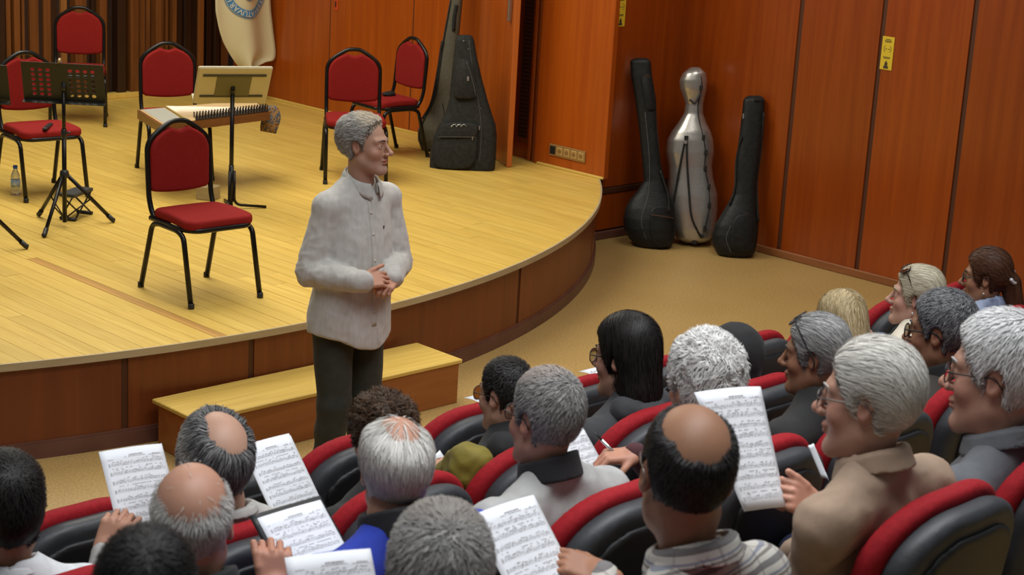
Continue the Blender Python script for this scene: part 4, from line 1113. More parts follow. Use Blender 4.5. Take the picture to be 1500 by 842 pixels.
def project(V):
    d = np.asarray(V) - _o; z = d @ _fw
    return np.stack([750 + CAM_F * (d @ _r) / z, 421 - CAM_F * (d @ _u) / z], 1)
AS = np.array([1.0, 1.0, 1.12])
HEAD_PTS = AS * solid(lambda P: head_sdf(P, {}), (-.11, -.14, -.15), (.11, .15, .15), .011)[0]
def person(sp):
    """Seated figure. sp: head pixel, row depth, turn of head and body, looks of hair and clothes, and where the hands are."""
    row = ROWS[sp['row']]; fl = row['floor']; s = sp.get('s', 1.0); px = list(sp['px'])
    ya, pi_, ro = (math.radians(a) for a in sp.get('turn', (0, 0, 0)))
    R = rotm(0, 0, ya) @ rotm(-pi_, 0, 0) @ rotm(0, ro, 0)
    h = sp.get('hair'); HV = make_hair(h, h.get('res', .005)) if h else None
    pts = HEAD_PTS if HV is None else np.vstack([HEAD_PTS, HV[0][::5] * AS])
    if sp.get('hooded'): pts = np.vstack([pts, pts * 1.2])
    H = np.array(at_y(px[0], px[1], sp['w']))
    if sp.get('box'):                      # size and place of the head as seen: outline width and top
        for _i in range(4):
            q = project(H + pts @ R.T * s); l, r_, t = np.percentile(q[:, 0], .2), np.percentile(q[:, 0], 99.8), np.percentile(q[:, 1], .2)
            L_t, R_t, T_t = sp['box']
            if L_t is not None and R_t is not None: s = min(max(s * (R_t - L_t) / (r_ - l), .88), 1.2); px[0] += (L_t + R_t - l - r_) / 2
            elif L_t is not None: px[0] += L_t - l
            else: px[0] += R_t - r_
            px[1] += T_t - t; H = np.array(at_y(px[0], px[1], sp['w']))
    by = math.radians(sp.get('by', 0)); Bm = rotm(0, 0, by); k = sp.get('k', 1.0)
    pel = np.array([H[0] * .6 + sp['seat'] * .4, row['back'] + .27, fl + .56])
    N = H + Bm @ np.array([0, -.040 - .05 * math.sin(max(pi_, 0)), 0]) * s + np.array([0, 0, (-.128 + .02 * math.sin(max(pi_, 0))) * s]) + np.array(sp.get('nk', (0, 0, 0)))
    root = empty('person', (pel[0], pel[1], fl)); O = np.array([pel[0], pel[1], fl]); tag(root, sp['label'], 'person')
    H, N, pel = H - O, N - O, pel - O
    Sc = N + Bm @ np.array([0, -.012, 0]) + np.array([0, 0, -.062])
    sw = .182 * k
    SL, SR = Sc + Bm @ np.array([-sw, 0, -.038]), Sc + Bm @ np.array([sw, 0, -.038])
    wr = {}; el = {}
    for sd, S, sg in (('L', SL, -1), ('R', SR, 1)):
        t = sp.get('hand' + sd)
        W = (np.array(t['at']) - O) if t else pel + Bm @ np.array([sg * .10, .27, .12])
        if t: W = W - np.array(t['dir']) / np.linalg.norm(t['dir']) * .06
        wr[sd] = W; el[sd] = (np.array(sp['elbow' + sd]) - O) if sp.get('elbow' + sd) is not None else ik(S, W, .285, .25, Bm @ np.array([sg * .55, -.35, -.8]))
    spine = Sc - pel; Rs = frame(np.cross(Bm @ np.array([1.0, 0, 0]), spine) * -1, spine); zs = spine / np.linalg.norm(spine); xs = Bm @ np.array([1.0, 0, 0]); ysv = np.cross(zs, xs); Rs = np.stack([xs, ysv, zs], 1)
    fold = sp.get('fold', .0035); sd0 = sp['px'][0] * .37
    def top(P):
        d = ell(P, pel + spine * .66 + ysv * .012, (.168 * k, .110 * k, .20), Rs)
        d = smin(d, ell(P, pel + spine * .22 + ysv * .015, (.165 * k, .125 * k * sp.get('belly', 1), .19), Rs), .07)
        d = smin(d, cap(P, SL, SR, .060, .060), .05)
        for S, e in ((SL, 'L'), (SR, 'R')):
            d = smin(d, cap(P, N + np.array([0, 0, -.004]), Sc * .3 + S * .7, .056, .05), .045)
            a = smin(cap(P, S, el[e], .061 * k, .050 * k), cap(P, el[e], wr[e], .049 * k, .037), .02)
            q = P - el[e]; a = a + fold * 1.3 * np.sin(((P - S) @ (el[e] - S)) * 210 + 2 * wob(P, 30, sd0)) * np.exp(-(q ** 2).sum(1) / .012)
            d = smin(d, a, .028)
        if sp.get('collar') != 'hood': d = smax(d, -cap(P, N + Bm @ np.array([0, .022, .012]), N + Bm @ np.array([0, .035, .14]), .058 * s, .078), .012)
        u = (P - Sc) @ Rs
        d = d + fold * (wob(P, 20, sd0) + .9 * (np.abs(wob(P, 38, sd0 + 2)) - .3)) + fold * .8 * np.sin(u[:, 2] * 60 + 3 * wob(P, 14, sd0)) * ss(.05, .3, -u[:, 2])
        if sp.get('yoke'): d = d + .003 * np.exp(-((u[:, 2] + .085 + .05 * np.abs(u[:, 0])) / .005) ** 2) * ss(.0, .05, -u[:, 1]) - .004 * np.abs(np.sin(u[:, 0] * 55 + 2 * wob(P, 16, 3))) * ss(.09, .16, -u[:, 2]) * ss(.0, .05, -u[:, 1])
        return d
    allp = np.array([pel, N, SL, SR, el['L'], el['R'], wr['L'], wr['R']]); lo, hi = allp.min(0) - .16, allp.max(0) + .13; lo[2] = min(pel[2] - .16, lo[2]); 
    tn = sp.get('top_name', 'shirt')
    to = sdf_obj(tn, top, lo, hi, .0108, sp['top'], root)
    cl = sp.get('collar')
    cm = sp.get('collar_m', sp['top'])
    ax = Bm @ np.array([0, .20, 1.0]); ax /= np.linalg.norm(ax); Rk = np.stack([Bm @ np.array([1.0, 0, 0]), np.cross(ax, Bm @ np.array([1.0, 0, 0])), ax], 1)
    def collar(P, h0, h1, r, flare, t):
        u = (P - N - Bm @ np.array([0, .010, -.012])) @ Rk; rr = np.sqrt((u[:, 0] / 1.0) ** 2 + (u[:, 1] / 1.06) ** 2)
        zt = u[:, 2] - .015 * np.clip(-u[:, 1] / .06, -1, 1)
        return smax(np.abs(rr - (r - flare * (zt - h0))) - t, np.abs(zt - (h0 + h1) / 2) - (h1 - h0) / 2, .004)
    bl, bh = N - .15, N + .15
    if cl == 'shirt': sdf_obj('collar', lambda P: smin(collar(P, -.012, .036, .074 * s, .20, .0055), collar(P, -.016, .030, .086 * s, .28, .004), .006) + .001 * wob(P, 60), bl, bh, .005, cm, root)
    elif cl == 'crew': sdf_obj('neckband', lambda P: collar(P, -.012, .012, .069 * s, .3, .006), bl, bh, .005, cm, root)
    elif cl == 'stand': sdf_obj('collar', lambda P: collar(P, -.020, .044, .077 * s, .14, .010) + .0015 * wob(P, 50), bl, bh, .005, cm, root)
    elif cl == 'hood':
        def hood(P):
            u = (P - N) @ Bm; d = cap(u.astype(np.float32), (-.085, -.045, -.02), (.085, -.045, -.02), .045, .045); d = smin(d, cap(u.astype(np.float32), (0, -.09, -.05), (0, -.11, -.13), .055, .03), .05)
            d = smin(d, smin(cap(u.astype(np.float32), (-.085, -.04, -.02), (-.05, .06, -.06), .04, .025), cap(u.astype(np.float32), (.085, -.04, -.02), (.05, .06, -.06), .04, .025), .02), .03)
            return smax(d, -cap(u.astype(np.float32), (0, .0, -.05), (0, .02, .1), .062 * s, .07), .015) + .004 * wob(P, 50, 1.0) + .002 * wob(P, 110, 2.0)
        sdf_obj('hood', hood, N - .24, N + .20, .007, cm, root)
    # legs
    kn = {}; leg = sp.get('legs', cloth('dark_trousers', (.02, .021, .026)))
    kneeY = .40
    for sg in (-1, 1): kn[sg] = pel + np.array([sg * .13, kneeY, .01])
    def trousers(P):
        d = ell(P, pel + np.array([0, .0, -.02]), (.175 * k, .15, .11))
        for sg in (-1, 1):
            d = smin(d, smin(cap(P, pel + np.array([sg * .085, .02, -.01]), kn[sg], .088, .066), cap(P, kn[sg], (kn[sg][0], kn[sg][1] + .03, .09), .062, .048), .03), .04)
        return d + .003 * wob(P, 32, sd0)
    sdf_obj('trousers', trousers, pel - np.array([.30, .22, .46]), pel + np.array([.30, .56, .14]), .019, leg, root)
    for sg in (-1, 1):
        a = (kn[sg][0], kn[sg][1] + .02, .045)
        sdf_obj('shoe', lambda P: smax(smin(ell(P, (a[0], a[1] + .10, .035), (.045, .11, .04)), ell(P, (a[0], a[1], .055), (.04, .055, .055)), .02), -(P[:, 2] - .004), .004), (a[0] - .07, a[1] - .08, -.01), (a[0] + .07, a[1] + .24, .13), .017, SHOES, root)
    # skin: head with neck, and the hands
    q = sp.get('face', {}); Rf = R.astype(np.float32)
    nk0 = H + R @ np.array([0, -.022, -.045]) * s; nk1 = N + Bm @ np.array([0, .030, .012])
    def skin(P):
        d = head_sdf((((P - H.astype(np.float32)) @ Rf) / s / AS).astype(np.float32), q) * s
        return smin(d, cap(P, nk0, nk1, .057 * s, .050 * s), .025)
    V, Q = solid(skin, np.minimum(H - .145 * s, N - .09), np.maximum(H + .15 * s, N + .09), .0047)
    col = face_paint(((V - H) @ R / s / AS), sp['skin'], sp.get('beard'))
    link('body', fast_mesh('body', V, Q, col), m_skin, root)
    for sd, sg in (('L', -1), ('R', 1)):
        t = sp.get('hand' + sd)
        if not t: t = dict(dir=wr[sd] - el[sd] + np.array([0, .1, -.05]), nz=(0, .1, 1), curl=.46); pos = wr[sd]
        else: pos = np.array(t['at']) - O - np.array(t['dir']) / np.linalg.norm(t['dir']) * .06
        hv, hq = hand_mesh(t.get('curl', .45), sg, t.get('thumb', (.55, .75, -.35)), .0036 if sp.get('hand' + sd) else .0062)
        Rh = frame(t['dir'], t.get('nz', (0, 0, 1)))
        link('hand', fast_mesh('hand', hv @ Rh.T + pos, hq, np.tile(np.asarray(sp['skin']) * np.array([1.05, .95, .92]), (len(hv), 1))), m_skin, root)
    T = lambda p: H + R @ (np.asarray(p, float) * AS) * s
    # eyes
    for sg in (-1, 1):
        ev = MB(); m_ = 10
        prof = [(.0118 * math.sin(a), -.0118 * math.cos(a)) for a in np.linspace(.05, math.pi - .05, m_)]
        ev.lathe(prof, (0, 0, 0), 12); vv = np.array(ev.v); ang = np.arccos(np.clip(vv[:, 2] / .0118, -1, 1))
        c = np.where(ang[:, None] < .25, np.array([.01, .01, .01]), np.where(ang[:, None] < .55, np.array(sp.get('iris', (.06, .03, .015))), np.array([.62, .58, .54])))
        vv = vv @ rotm(-math.pi / 2, 0, 0).T + np.array([sg * .0315, .0735, .0025])
        me = bpy.data.meshes.new('eye'); me.from_pydata([tuple(T(v)) for v in vv], [], ev.f); me.update()
        a_ = me.color_attributes.new('Col', 'FLOAT_COLOR', 'POINT'); cc = np.ones((len(vv), 4), np.float32); cc[:, :3] = c; a_.data.foreach_set('color', cc.ravel())
        link('eye', me, m_eye, root)
    if h:
        V, Q, col = HV
        link('hair', fast_mesh('hair', (V * AS) @ R.T * s + H, Q, col), m_hair, root)
        if not sp.get('nobrow'):
            br = MB()
            for sg in (-1, 1): br.tube([T(p) for p in bez([(sg * .012, .0935, .0245), (sg * .028, .0925, .031), (sg * .045, .079, .0285), (sg * .052, .070, .024)], 5)], np.linspace(.0036, .0018, 16) * s, 6)
            br.build('eyebrows', mat('brow_%02x%02x%02x' % tuple(int(255 * min(1, x)) for x in h['c'][0]), tuple(np.array(h['c'][0]) * .8), .7), root, True)
    g = sp.get('glasses')
    if g: glasses_parts(root, T, g.get('m', m_blackplastic), m_lens, rx=g.get('rx', .0245), rz=g.get('rz', .019), half=g.get('half', False), r=g.get('r', .0018))
    g = sp.get('head_glasses')
    if g:
        Rg = rotm(math.radians(g.get('tilt', 52)), 0, 0); T2 = lambda p: T(np.array([0, .0, .012]) + Rg @ (np.asarray(p, float) * np.array([1.16, 1.20, 1.0])))
        glasses_parts(root, T2, g.get('m', m_blackplastic), g.get('lens', m_lens), rx=g.get('rx', .026), rz=g.get('rz', .021), r=.0022)
    sp['el'] = el; sp['wr'] = wr; sp['T'] = T; sp['R'] = R; sp['root'] = root; sp['O'] = O; sp['N'] = N; sp['H'] = H
    return root
# ------------------------------------------------------------------ auditorium seats
m_seat_red = mat('seat_red_fabric', (.265, .006, .011), .8, noise=((90, 90, 90), (.325, .009, .015)), bump=(380, .3), spec=.25)
m_seat_grey = mat('seat_leatherette', (.032, .035, .040), .52, noise=((20, 20, 20), (.040, .043, .048)), bump=(160, .12))
m_seat_black = mat('seat_back_black', (.010, .010, .011), .5, bump=(500, .3))
SEAT_H = 1.05
def seat_meshes():
    D = {}
    def arch(P, grow, zb):
        x, z = np.abs(P[:, 0]), P[:, 2]; rx = .20 + grow
        a = np.stack([x - (.252 + grow - rx), z - (SEAT_H + grow - rx * .80)], 1)
        top = np.sqrt(np.maximum(a[:, 0], 0) ** 2 + (np.maximum(a[:, 1], 0) / .80) ** 2) + np.minimum(np.maximum(a[:, 0], a[:, 1]), 0) - rx
        top = smax(top, x - (.252 + grow), .01)
        return smax(top, zb - z, .03)
    def slab(P, grow, y0, y1, r, zb=.44):
        y = P[:, 1] - (SEAT_H - P[:, 2]) * .16 - .42 * P[:, 0] ** 2
        e = np.stack([arch(P, grow, zb), np.abs(y - (y0 + y1) / 2) - (y1 - y0) / 2], 1) + r
        return np.sqrt((np.maximum(e, 0) ** 2).sum(1)) + np.minimum(e.max(1), 0) - r
    lo, hi = (-.30, -.10, .40), (.30, .30, 1.10)
    D['cushion'] = fast_mesh('cushion', *solid(lambda P: slab(P, .016, .022, .085, .028), lo, hi, .011))
    D['shell'] = fast_mesh('shell', *solid(lambda P: slab(P, -.008, -.040, .034, .034, .42), lo, hi, .011))
    D['back_panel'] = fast_mesh('back_panel', *solid(lambda P: slab(P, -.062, -.052, -.030, .008, .40), lo, hi, .011))
    D['seat'] = fast_mesh('seat', *solid(lambda P: rbox(P, (0, .34, .42), (.23, .22, .055), .04), (-.27, .08, .34), (.27, .60, .51), .014))
    for s in (-1, 1):
        D['armrest', s] = fast_mesh('armrest', *solid(lambda P: rbox(P, (s * .250, .30, .62), (.016, .19, .02), .015), (s * .25 - .04, .08, .58), (s * .25 + .04, .52, .66), .012))
        D['post', s] = MB().box((s * .25, .22, .30), (.014, .05, .30), b=.006).mesh('side_post')
    D['foot'] = MB().box((0, .22, .02), (.26, .05, .02), b=.006).mesh('foot_bar')
    return D
SM = seat_meshes()
def auditorium_seat(row, x, label, yaw=0.0):
    r = ROWS[row]; t = empty('auditorium_seat', (x - .045, r['back'] - .045, r['floor'] + .012), yaw); tag(t, label, 'seat', 'red and black auditorium seats')
    link('cushion', SM['cushion'], m_seat_red, t); sh = link('shell', SM['shell'], m_seat_grey, t); link('back_panel', SM['back_panel'], m_seat_black, sh)
    link('seat', SM['seat'], m_seat_red, t)
    for s in (-1, 1): link('side_post', SM['post', s], m_seat_black, t); link('armrest', SM['armrest', s], m_seat_black, t)
    link('foot_bar', SM['foot'], m_seat_black, t)
    return t
R0 = {2.545: 'empty red auditorium seat in the front row facing the end of the wooden step', 3.08: 'empty red front row seat ahead of the man with bald crown',
      3.615: 'empty red front row seat ahead of the curly-haired person', 4.15: 'empty red front row seat in front of the person in the olive-sleeved coat',
      4.685: 'empty red front row seat with a printed white label, in front of the long-haired person', 5.22: 'empty red front row seat before the person in the black hood',
      5.76: 'empty red front row seat ahead of the woman with bun and raised glasses', 6.30: 'empty red front row seat ahead of the woman in the denim jacket', 6.84: 'empty red front row seat ahead of the woman with sunglasses on blond hair', 7.38: 'empty red front row seat ahead of the woman with the ponytail clip'}
for x, l in R0.items(): auditorium_seat(0, x, l)
SEATS = {1: {2.04: 'young person in the white t-shirt', 2.585: 'man with bald crown and grey fringe', 3.13: 'person with curly brown hair', 3.675: 'person in the olive-sleeved coat', 4.22: 'long-haired person in the grey hoodie',
             4.765: 'person in the black hood', 5.31: 'woman in the denim jacket', 5.855: 'woman with sunglasses on blond hair', 6.40: 'woman with the brown ponytail'},
         2: {2.075: 'bald man with the black folder', 2.635: 'man in the blue sweater', 3.195: 'man in the light grey jacket', 3.755: 'man with wavy white hair', 4.315: 'woman with grey bun and raised glasses', 4.875: 'man with dark grey hair and brown jacket'},
         3: {1.55: 'dark-haired person at the end of the row', 2.11: 'man with cropped grey hair', 2.50: 'man in the striped shirt', 3.40: 'man in the beige shirt', 3.96: 'man in the grey polo shirt'}}
for r, d in SEATS.items():
    for x, w_ in d.items(): auditorium_seat(r, x, 'red and black auditorium seat occupied by the ' + w_)

# white paper labels on two front-row seats
m_paper = mat('white_paper', (.78, .80, .84), .7)
def seat_label(px, txt, label):
    c = np.array(at_y(*px, 4.255)); t = empty('paper_label', tuple(c)); tag(t, label, 'paper label')
    n = 6; V = []
    for i in range(n):
        a = i / (n - 1); y = -.035 + .11 * a; z = .012 - 2.2 * (y - .02) ** 2
        for x in (-.055, .055): V.append((x, y, z - .25 * abs(x) * .1))
    o = link('paper', fast_mesh('paper', V, [(2 * i, 2 * i + 1, 2 * i + 3, 2 * i + 2) for i in range(n - 1)]), m_paper, t); md = o.modifiers.new('thickness', 'SOLIDIFY'); md.thickness = .0008
    if txt:
        b = MB()
        for i, me in enumerate(letters(txt, .026)): b.add([(.034 - i * .022 - v.co.x, .02 - v.co.y, .0145 - 2.2 * (v.co.y) ** 2) for v in me.vertices], [tuple(p.vertices) for p in me.polygons])
        tag(b.build('print', mat('print_black', (.03, .03, .03), .6), t), kind='stuff')
    return t
seat_label((882, 549), 'KORO', 'white paper label with black print on the seat before the long-haired person')
seat_label((716, 588), None, 'white paper label on the seat before the person in the olive-sleeved coat')

# ------------------------------------------------------------------ music sheets
m_ink = mat('music_ink', (.38, .38, .39), .7); m_ink_l = mat('music_ink_grey', (.20, .20, .22), .7)
def sheet(name, corners, label, cat='music sheet', bend=.012, printed=True, m=None, thick=.0012, seed=0, parent=None, curl=0.0):
    TL, TR, BR, BL = [np.array(c, float) for c in corners]; o0 = (TL + TR + BR + BL) / 4
    nrm = np.cross(TR - TL, BL - TL); nrm /= np.linalg.norm(nrm)
    if nrm @ (_o - o0) < 0: nrm = -nrm
    def S(u, v, e=0.0):
        p = (TL * (1 - u) + TR * u) * (1 - v) + (BL * (1 - u) + BR * u) * v
        return p - o0 + nrm * (bend * (math.sin(math.pi * u) * (1 - .4 * v) - .6) + curl * (v - .5) ** 2 + e)
    nu, nv = 10, 10
    V = [S(i / nu, j / nv) for j in range(nv + 1) for i in range(nu + 1)]
    Q = [(j * (nu + 1) + i, j * (nu + 1) + i + 1, (j + 1) * (nu + 1) + i + 1, (j + 1) * (nu + 1) + i) for j in range(nv) for i in range(nu)]
    ob = link(name, fast_mesh(name, V, Q), m or m_paper, parent, loc=tuple(o0)); md = ob.modifiers.new('thickness', 'SOLIDIFY'); md.thickness = thick; md.offset = 0
    if label: tag(ob, label, cat, 'printed music sheets' if printed else None)
    if printed:
        rnd = random.Random(seed); P = []; F = []
        def quad(u0, v0, u1, v1):
            k = len(P); n_ = 5 if u1 - u0 > .2 else 1
            for t in range(n_):
                a, b = u0 + (u1 - u0) * t / n_, u0 + (u1 - u0) * (t + 1) / n_; k = len(P)
                P.extend([S(a, v0, .0014), S(b, v0, .0014), S(b, v1, .0014), S(a, v1, .0014)]); F.append((k, k + 1, k + 2, k + 3))
        G = []
        def words(u0, u1, v, h, fill=.75):
            u = u0
            while u < u1:
                w_ = rnd.uniform(.012, .04)
                if rnd.random() < fill: quad(u, v, min(u + w_, u1), v + h)
                u += w_ + .008
        words(.40, .62, .066, .010, .95); words(.33, .66, .084, .005, .9); words(.78, .92, .080, .005, .9); words(.72, .94, .090, .004, .9); words(.08, .17, .094, .005, .9)
        for k in range(10):
            v = .135 + k * .084
            for l in range(5): quad(.08 if k else .10, v + l * .0062, .94, v + l * .0062 + .0010)
            quad(.085, v - .004, .10, v + .030)
            u = .13
            while u < .92:
                dv = rnd.uniform(-.006, .020); quad(u, v + dv, u + .012, v + dv + .008); quad(u + .010, v + dv - .020, u + .0125, v + dv + .004)
                if rnd.random() < .45: quad(u + .010, v + dv - .021, min(u + .045, .94), v + dv - .016)
                u += rnd.uniform(.018, .045)
            for u in np.linspace(.30, .94, 4): quad(u, v, u + .003, v + .025)
            if k % 2 == 0: words(.12, .92, v + .046, .006, .55)
        pm = bpy.data.meshes.new('printed_notes'); pm.from_pydata([tuple(p) for p in P], [], F); pm.update()
        tag(link('printed_notes', pm, m_ink, ob, False), kind='stuff')
    return ob
SHEETS = dict(
    M1=[[2.393, 3.95, .856], [2.601, 3.959, .834], [2.583, 3.796, .587], [2.374, 3.786, .608]],
    M2=[[2.896, 3.988, .747], [3.103, 4.022, .735], [3.122, 3.833, .507], [2.915, 3.798, .519]],
    M3=[[2.368, 3.193, .919], [2.577, 3.212, .911], [2.588, 2.995, .708], [2.379, 2.977, .716]],
    M4=[[1.932, 2.509, 1.173], [2.139, 2.496, 1.143], [2.093, 2.34, .895], [1.886, 2.353, .925]],
    M5=[[2.468, 2.547, 1.119], [2.677, 2.564, 1.112], [2.686, 2.363, .893], [2.477, 2.346, .90]],
    M6=[list(at_y(1021, 573, 2.50)), list(at_y(1118, 564.5, 2.485)), list(at_y(1156, 741, 2.31)), list(at_y(1094, 748, 2.34))],
    M7=[[3.458, 3.284, .871], [3.664, 3.324, .851], [3.682, 3.122, .634], [3.477, 3.082, .654]])
sheet('music_sheet', SHEETS['M1'], 'music sheet held by the man with the bald crown in light grey', seed=1)
sheet('music_sheet', SHEETS['M2'], 'music sheets held up beside the person with curly brown hair', seed=2, bend=.006)
sheet('music_sheet', [np.array(c) + np.array([.006, .016, .0]) for c in SHEETS['M2']], 'second music sheet lying behind the one next to the curly-haired person', seed=9, bend=.006)
dM = np.array(SHEETS['M3'])
fo = dM.mean(0) + (dM - dM.mean(0)) * 1.09; nn = np.cross(dM[1] - dM[0], dM[3] - dM[0]); nn /= np.linalg.norm(nn); nn = -nn if nn @ (_o - dM.mean(0)) > 0 else nn
sheet('folder', fo + nn * .010, 'black folder under a music sheet held by the bald man', 'folder', 0.0, False, mat('folder_black', (.02, .021, .024), .4), .008)
sheet('music_sheet', SHEETS['M3'], 'music sheet lying in the open black folder', seed=3, bend=.004)
sheet('music_sheet', SHEETS['M4'], 'music sheet held by the man with cropped grey hair', seed=4)
sheet('music_sheet', SHEETS['M5'], 'music sheet held by the bald man in the striped shirt', seed=5)
sheet('music_sheet', SHEETS['M6'], 'long music sheet held up by the man in the beige shirt', seed=6, bend=.016)
sheet('music_sheet', SHEETS['M7'], 'music sheet under the pen of the man with wavy white hair', seed=7)
a = np.array(at_y(1186, 652, 2.58)); sheet('folded_paper', [a, a + np.array([.05, .02, -.01]), a + np.array([.075, -.03, -.11]), a + np.array([.035, -.03, -.09])], 'curled white paper peeking out beside the beige shirt collar', 'paper', .008, False)
a = np.array(at_y(634, 668, 3.92)); sheet('folded_paper', [a, a + np.array([.06, .03, .0]), a + np.array([.09, -.04, -.09]), a + np.array([.03, -.05, -.09])], 'folded white paper in the hand with the olive sleeve', 'paper', .005, False)
# ------------------------------------------------------------------ the audience
tan, fair, ruddy, olive_sk = (.32, .165, .095), (.46, .265, .185), (.44, .23, .155), (.30, .15, .086)
SILVER, GREY, DGREY, BLACK, BROWN = ((.40, .385, .36), (.66, .64, .61)), ((.16, .155, .15), (.46, .445, .425)), ((.035, .034, .034), (.20, .195, .19)), ((.006, .005, .005), (.022, .019, .017)), ((.030, .015, .008), (.105, .058, .031))
m_wire = mat('wire_frame', (.25, .22, .2), .3, .9); m_brownframe = mat('brown_frame', (.05, .02, .01), .35); m_tort = mat('sunglass_brown', (.035, .014, .006), .25)
def L_(x): return np.array(x, float)
def stripes():
    m, nt, b = _nodes('striped_shirt'); _set(b, Roughness=.85)
    tc = nt.nodes.new('ShaderNodeTexCoord'); sx = nt.nodes.new('ShaderNodeSeparateXYZ')
    rot = nt.nodes.new('ShaderNodeMapping'); rot.inputs['Rotation'].default_value = (.28, .10, 0); nt.links.new(tc.outputs['Object'], rot.inputs['Vector']); nt.links.new(rot.outputs[0], sx.inputs[0])
    def band(out, freq, pos, wd, ph=0.0):
        a = nt.nodes.new('ShaderNodeMath'); a.operation = 'MULTIPLY_ADD'; nt.links.new(out, a.inputs[0]); a.inputs[1].default_value = freq; a.inputs[2].default_value = ph
        f = nt.nodes.new('ShaderNodeMath'); f.operation = 'FRACT'; nt.links.new(a.outputs[0], f.inputs[0])
        s = nt.nodes.new('ShaderNodeMath'); s.operation = 'COMPARE'; nt.links.new(f.outputs[0], s.inputs[0]); s.inputs[1].default_value = pos; s.inputs[2].default_value = wd; return s.outputs[0]
    col = None; prev = (.50, .475, .43, 1)
    for out, fr, po, wd, c, fac in ((sx.outputs[2], 19, .25, .13, (.085, .075, .085, 1), .8), (sx.outputs[2], 19, .62, .05, (.12, .10, .09, 1), .8), (sx.outputs[2], 19, .80, .05, (.16, .18, .25, 1), .8), (sx.outputs[0], 13, .5, .05, (.12, .10, .10, 1), .4), (sx.outputs[1], 13, .5, .04, (.12, .10, .10, 1), .3)):
        m_ = nt.nodes.new('ShaderNodeMixRGB'); mm = nt.nodes.new('ShaderNodeMath'); mm.operation = 'MULTIPLY'; mm.inputs[1].default_value = fac
        nt.links.new(band(out, fr, po, wd), mm.inputs[0]); nt.links.new(mm.outputs[0], m_.inputs[0])
        if col is None: m_.inputs[1].default_value = prev
        else: nt.links.new(col, m_.inputs[1])
        m_.inputs[2].default_value = c; col = m_.outputs[0]
    nt.links.new(col, b.inputs['Base Color']); return m
CROWN = [((.012, -.045, .115), (.050, .068, .085))]
P = {}
P[1] = dict(box=(None, 68, 655), px=(6, 742), w=3.66, row=1, seat=2.04, s=1.02, turn=(-24, 2, 0), skin=tan, hair=dict(c=BLACK, thick=.014, len=.035, curl=.3, top=.9), top=cloth('white_tee', (.60, .62, .64)), top_name='t_shirt', collar='crew', label='young dark-haired person in a white t-shirt')
P[2] = dict(box=(256, 376, 594), px=(316, 662), w=3.70, row=1, seat=2.585, s=1.05, turn=(-22, -2, 4), skin=fair, hair=dict(c=DGREY, thick=.0065, len=.045, bald=CROWN, soft=.026, curl=.12, wisps=0, lift=.0018, patch=((-.09, 0, .02), (.05, .09, .08), (.42, .40, .37)), n=4200), top=cloth('light_grey', (.40, .39, .37)), collar='crew', k=1.12, nk=(.02, 0, .035), label='man with bald crown and grey fringe bending over a music sheet',
            handL=dict(at=at_y(164, 780, 3.80), dir=(.40, .10, .9), nz=(-.75, -.6, .25), curl=.95, thumb=(.25, .95, .1)))
P[3] = dict(box=(218, 343, 679), px=(281, 752), w=2.88, row=2, seat=2.075, s=.98, turn=(-36, -2, 0), skin=ruddy, hair=dict(c=SILVER, thick=.0042, len=.018, bald=[((0, -.02, .115), (.068, .112, .088))], soft=.05, n=3000, wisps=40, width=.0006), top=cloth('black_jacket', (.014, .014, .016)), top_name='jacket', collar='stand', label='bald man with thin white fringe in a black jacket holding a folder',
            handR=dict(at=at_y(404, 830, 3.02), dir=(.25, .35, .9), nz=(-.5, -.8, .35), curl=.95, thumb=(.2, .95, .2)))
P[4] = dict(box=(133, 292, 764), px=(213, 838), w=2.2, row=3, seat=1.55, s=1.0, turn=(-40, 2, 0), skin=tan, hair=dict(c=BLACK, thick=.012, len=.03, curl=.4, top=.5, lift=.002), top=cloth('black_knit', (.012, .012, .014)), collar='crew', label='dark-haired person with tousled black hair sitting behind the bald man')
P[5] = dict(box=(514, 612, 566), px=(563, 622), w=3.66, row=1, seat=3.13, s=1.02, turn=(-8, 4, 0), skin=tan, hair=dict(c=BROWN, thick=.020, len=.032, curl=.7, swirl=1.0, lump=.006, lumpf=150, top=.9, n=5200, lift=.004), top=cloth('black_parka', (.012, .013, .013)), top_name='jacket', collar='stand', fold=.006, k=1.08, label='person with curly brown hair in a black jacket')
P[6] = dict(box=(525, 638, 611), px=(582, 680), w=2.88, row=2, seat=2.635, s=1.0, turn=(-34, -3, -2), skin=ruddy, hair=dict(c=((.46, .44, .40), (.76, .74, .70)), thick=.009, len=.05, curl=.10, bald=[((.012, -.02, .150), (.060, .10, .078))], soft=.07, flow='crown', crown=(0.01, -.02, .13), n=5200, wisps=420, width=.0013), top=cloth('royal_blue', (.012, .035, .34)), top_name='sweater', collar='stand', collar_m=cloth('black_fleece', (.012, .012, .014)), k=1.28, nk=(-.045, -.02, .03), label='white-haired man with pink crown in a royal blue sweater')
P[7] = dict(box=(565, 726, 727), px=(645, 815), w=2.1, row=3, seat=2.11, s=1.0, turn=(-42, 2, 0), skin=fair, hair=dict(c=GREY, thick=.009, len=.022, curl=.25, n=6000, patch=((0, -.02, .13), (.05, .05, .05), (.26, .235, .21)), width=.0013), glasses=dict(m=m_wire, half=True), top=cloth('grey_shirt', (.16, .16, .17)), collar='shirt', label='man with cropped grey hair sitting behind the blue sweater')
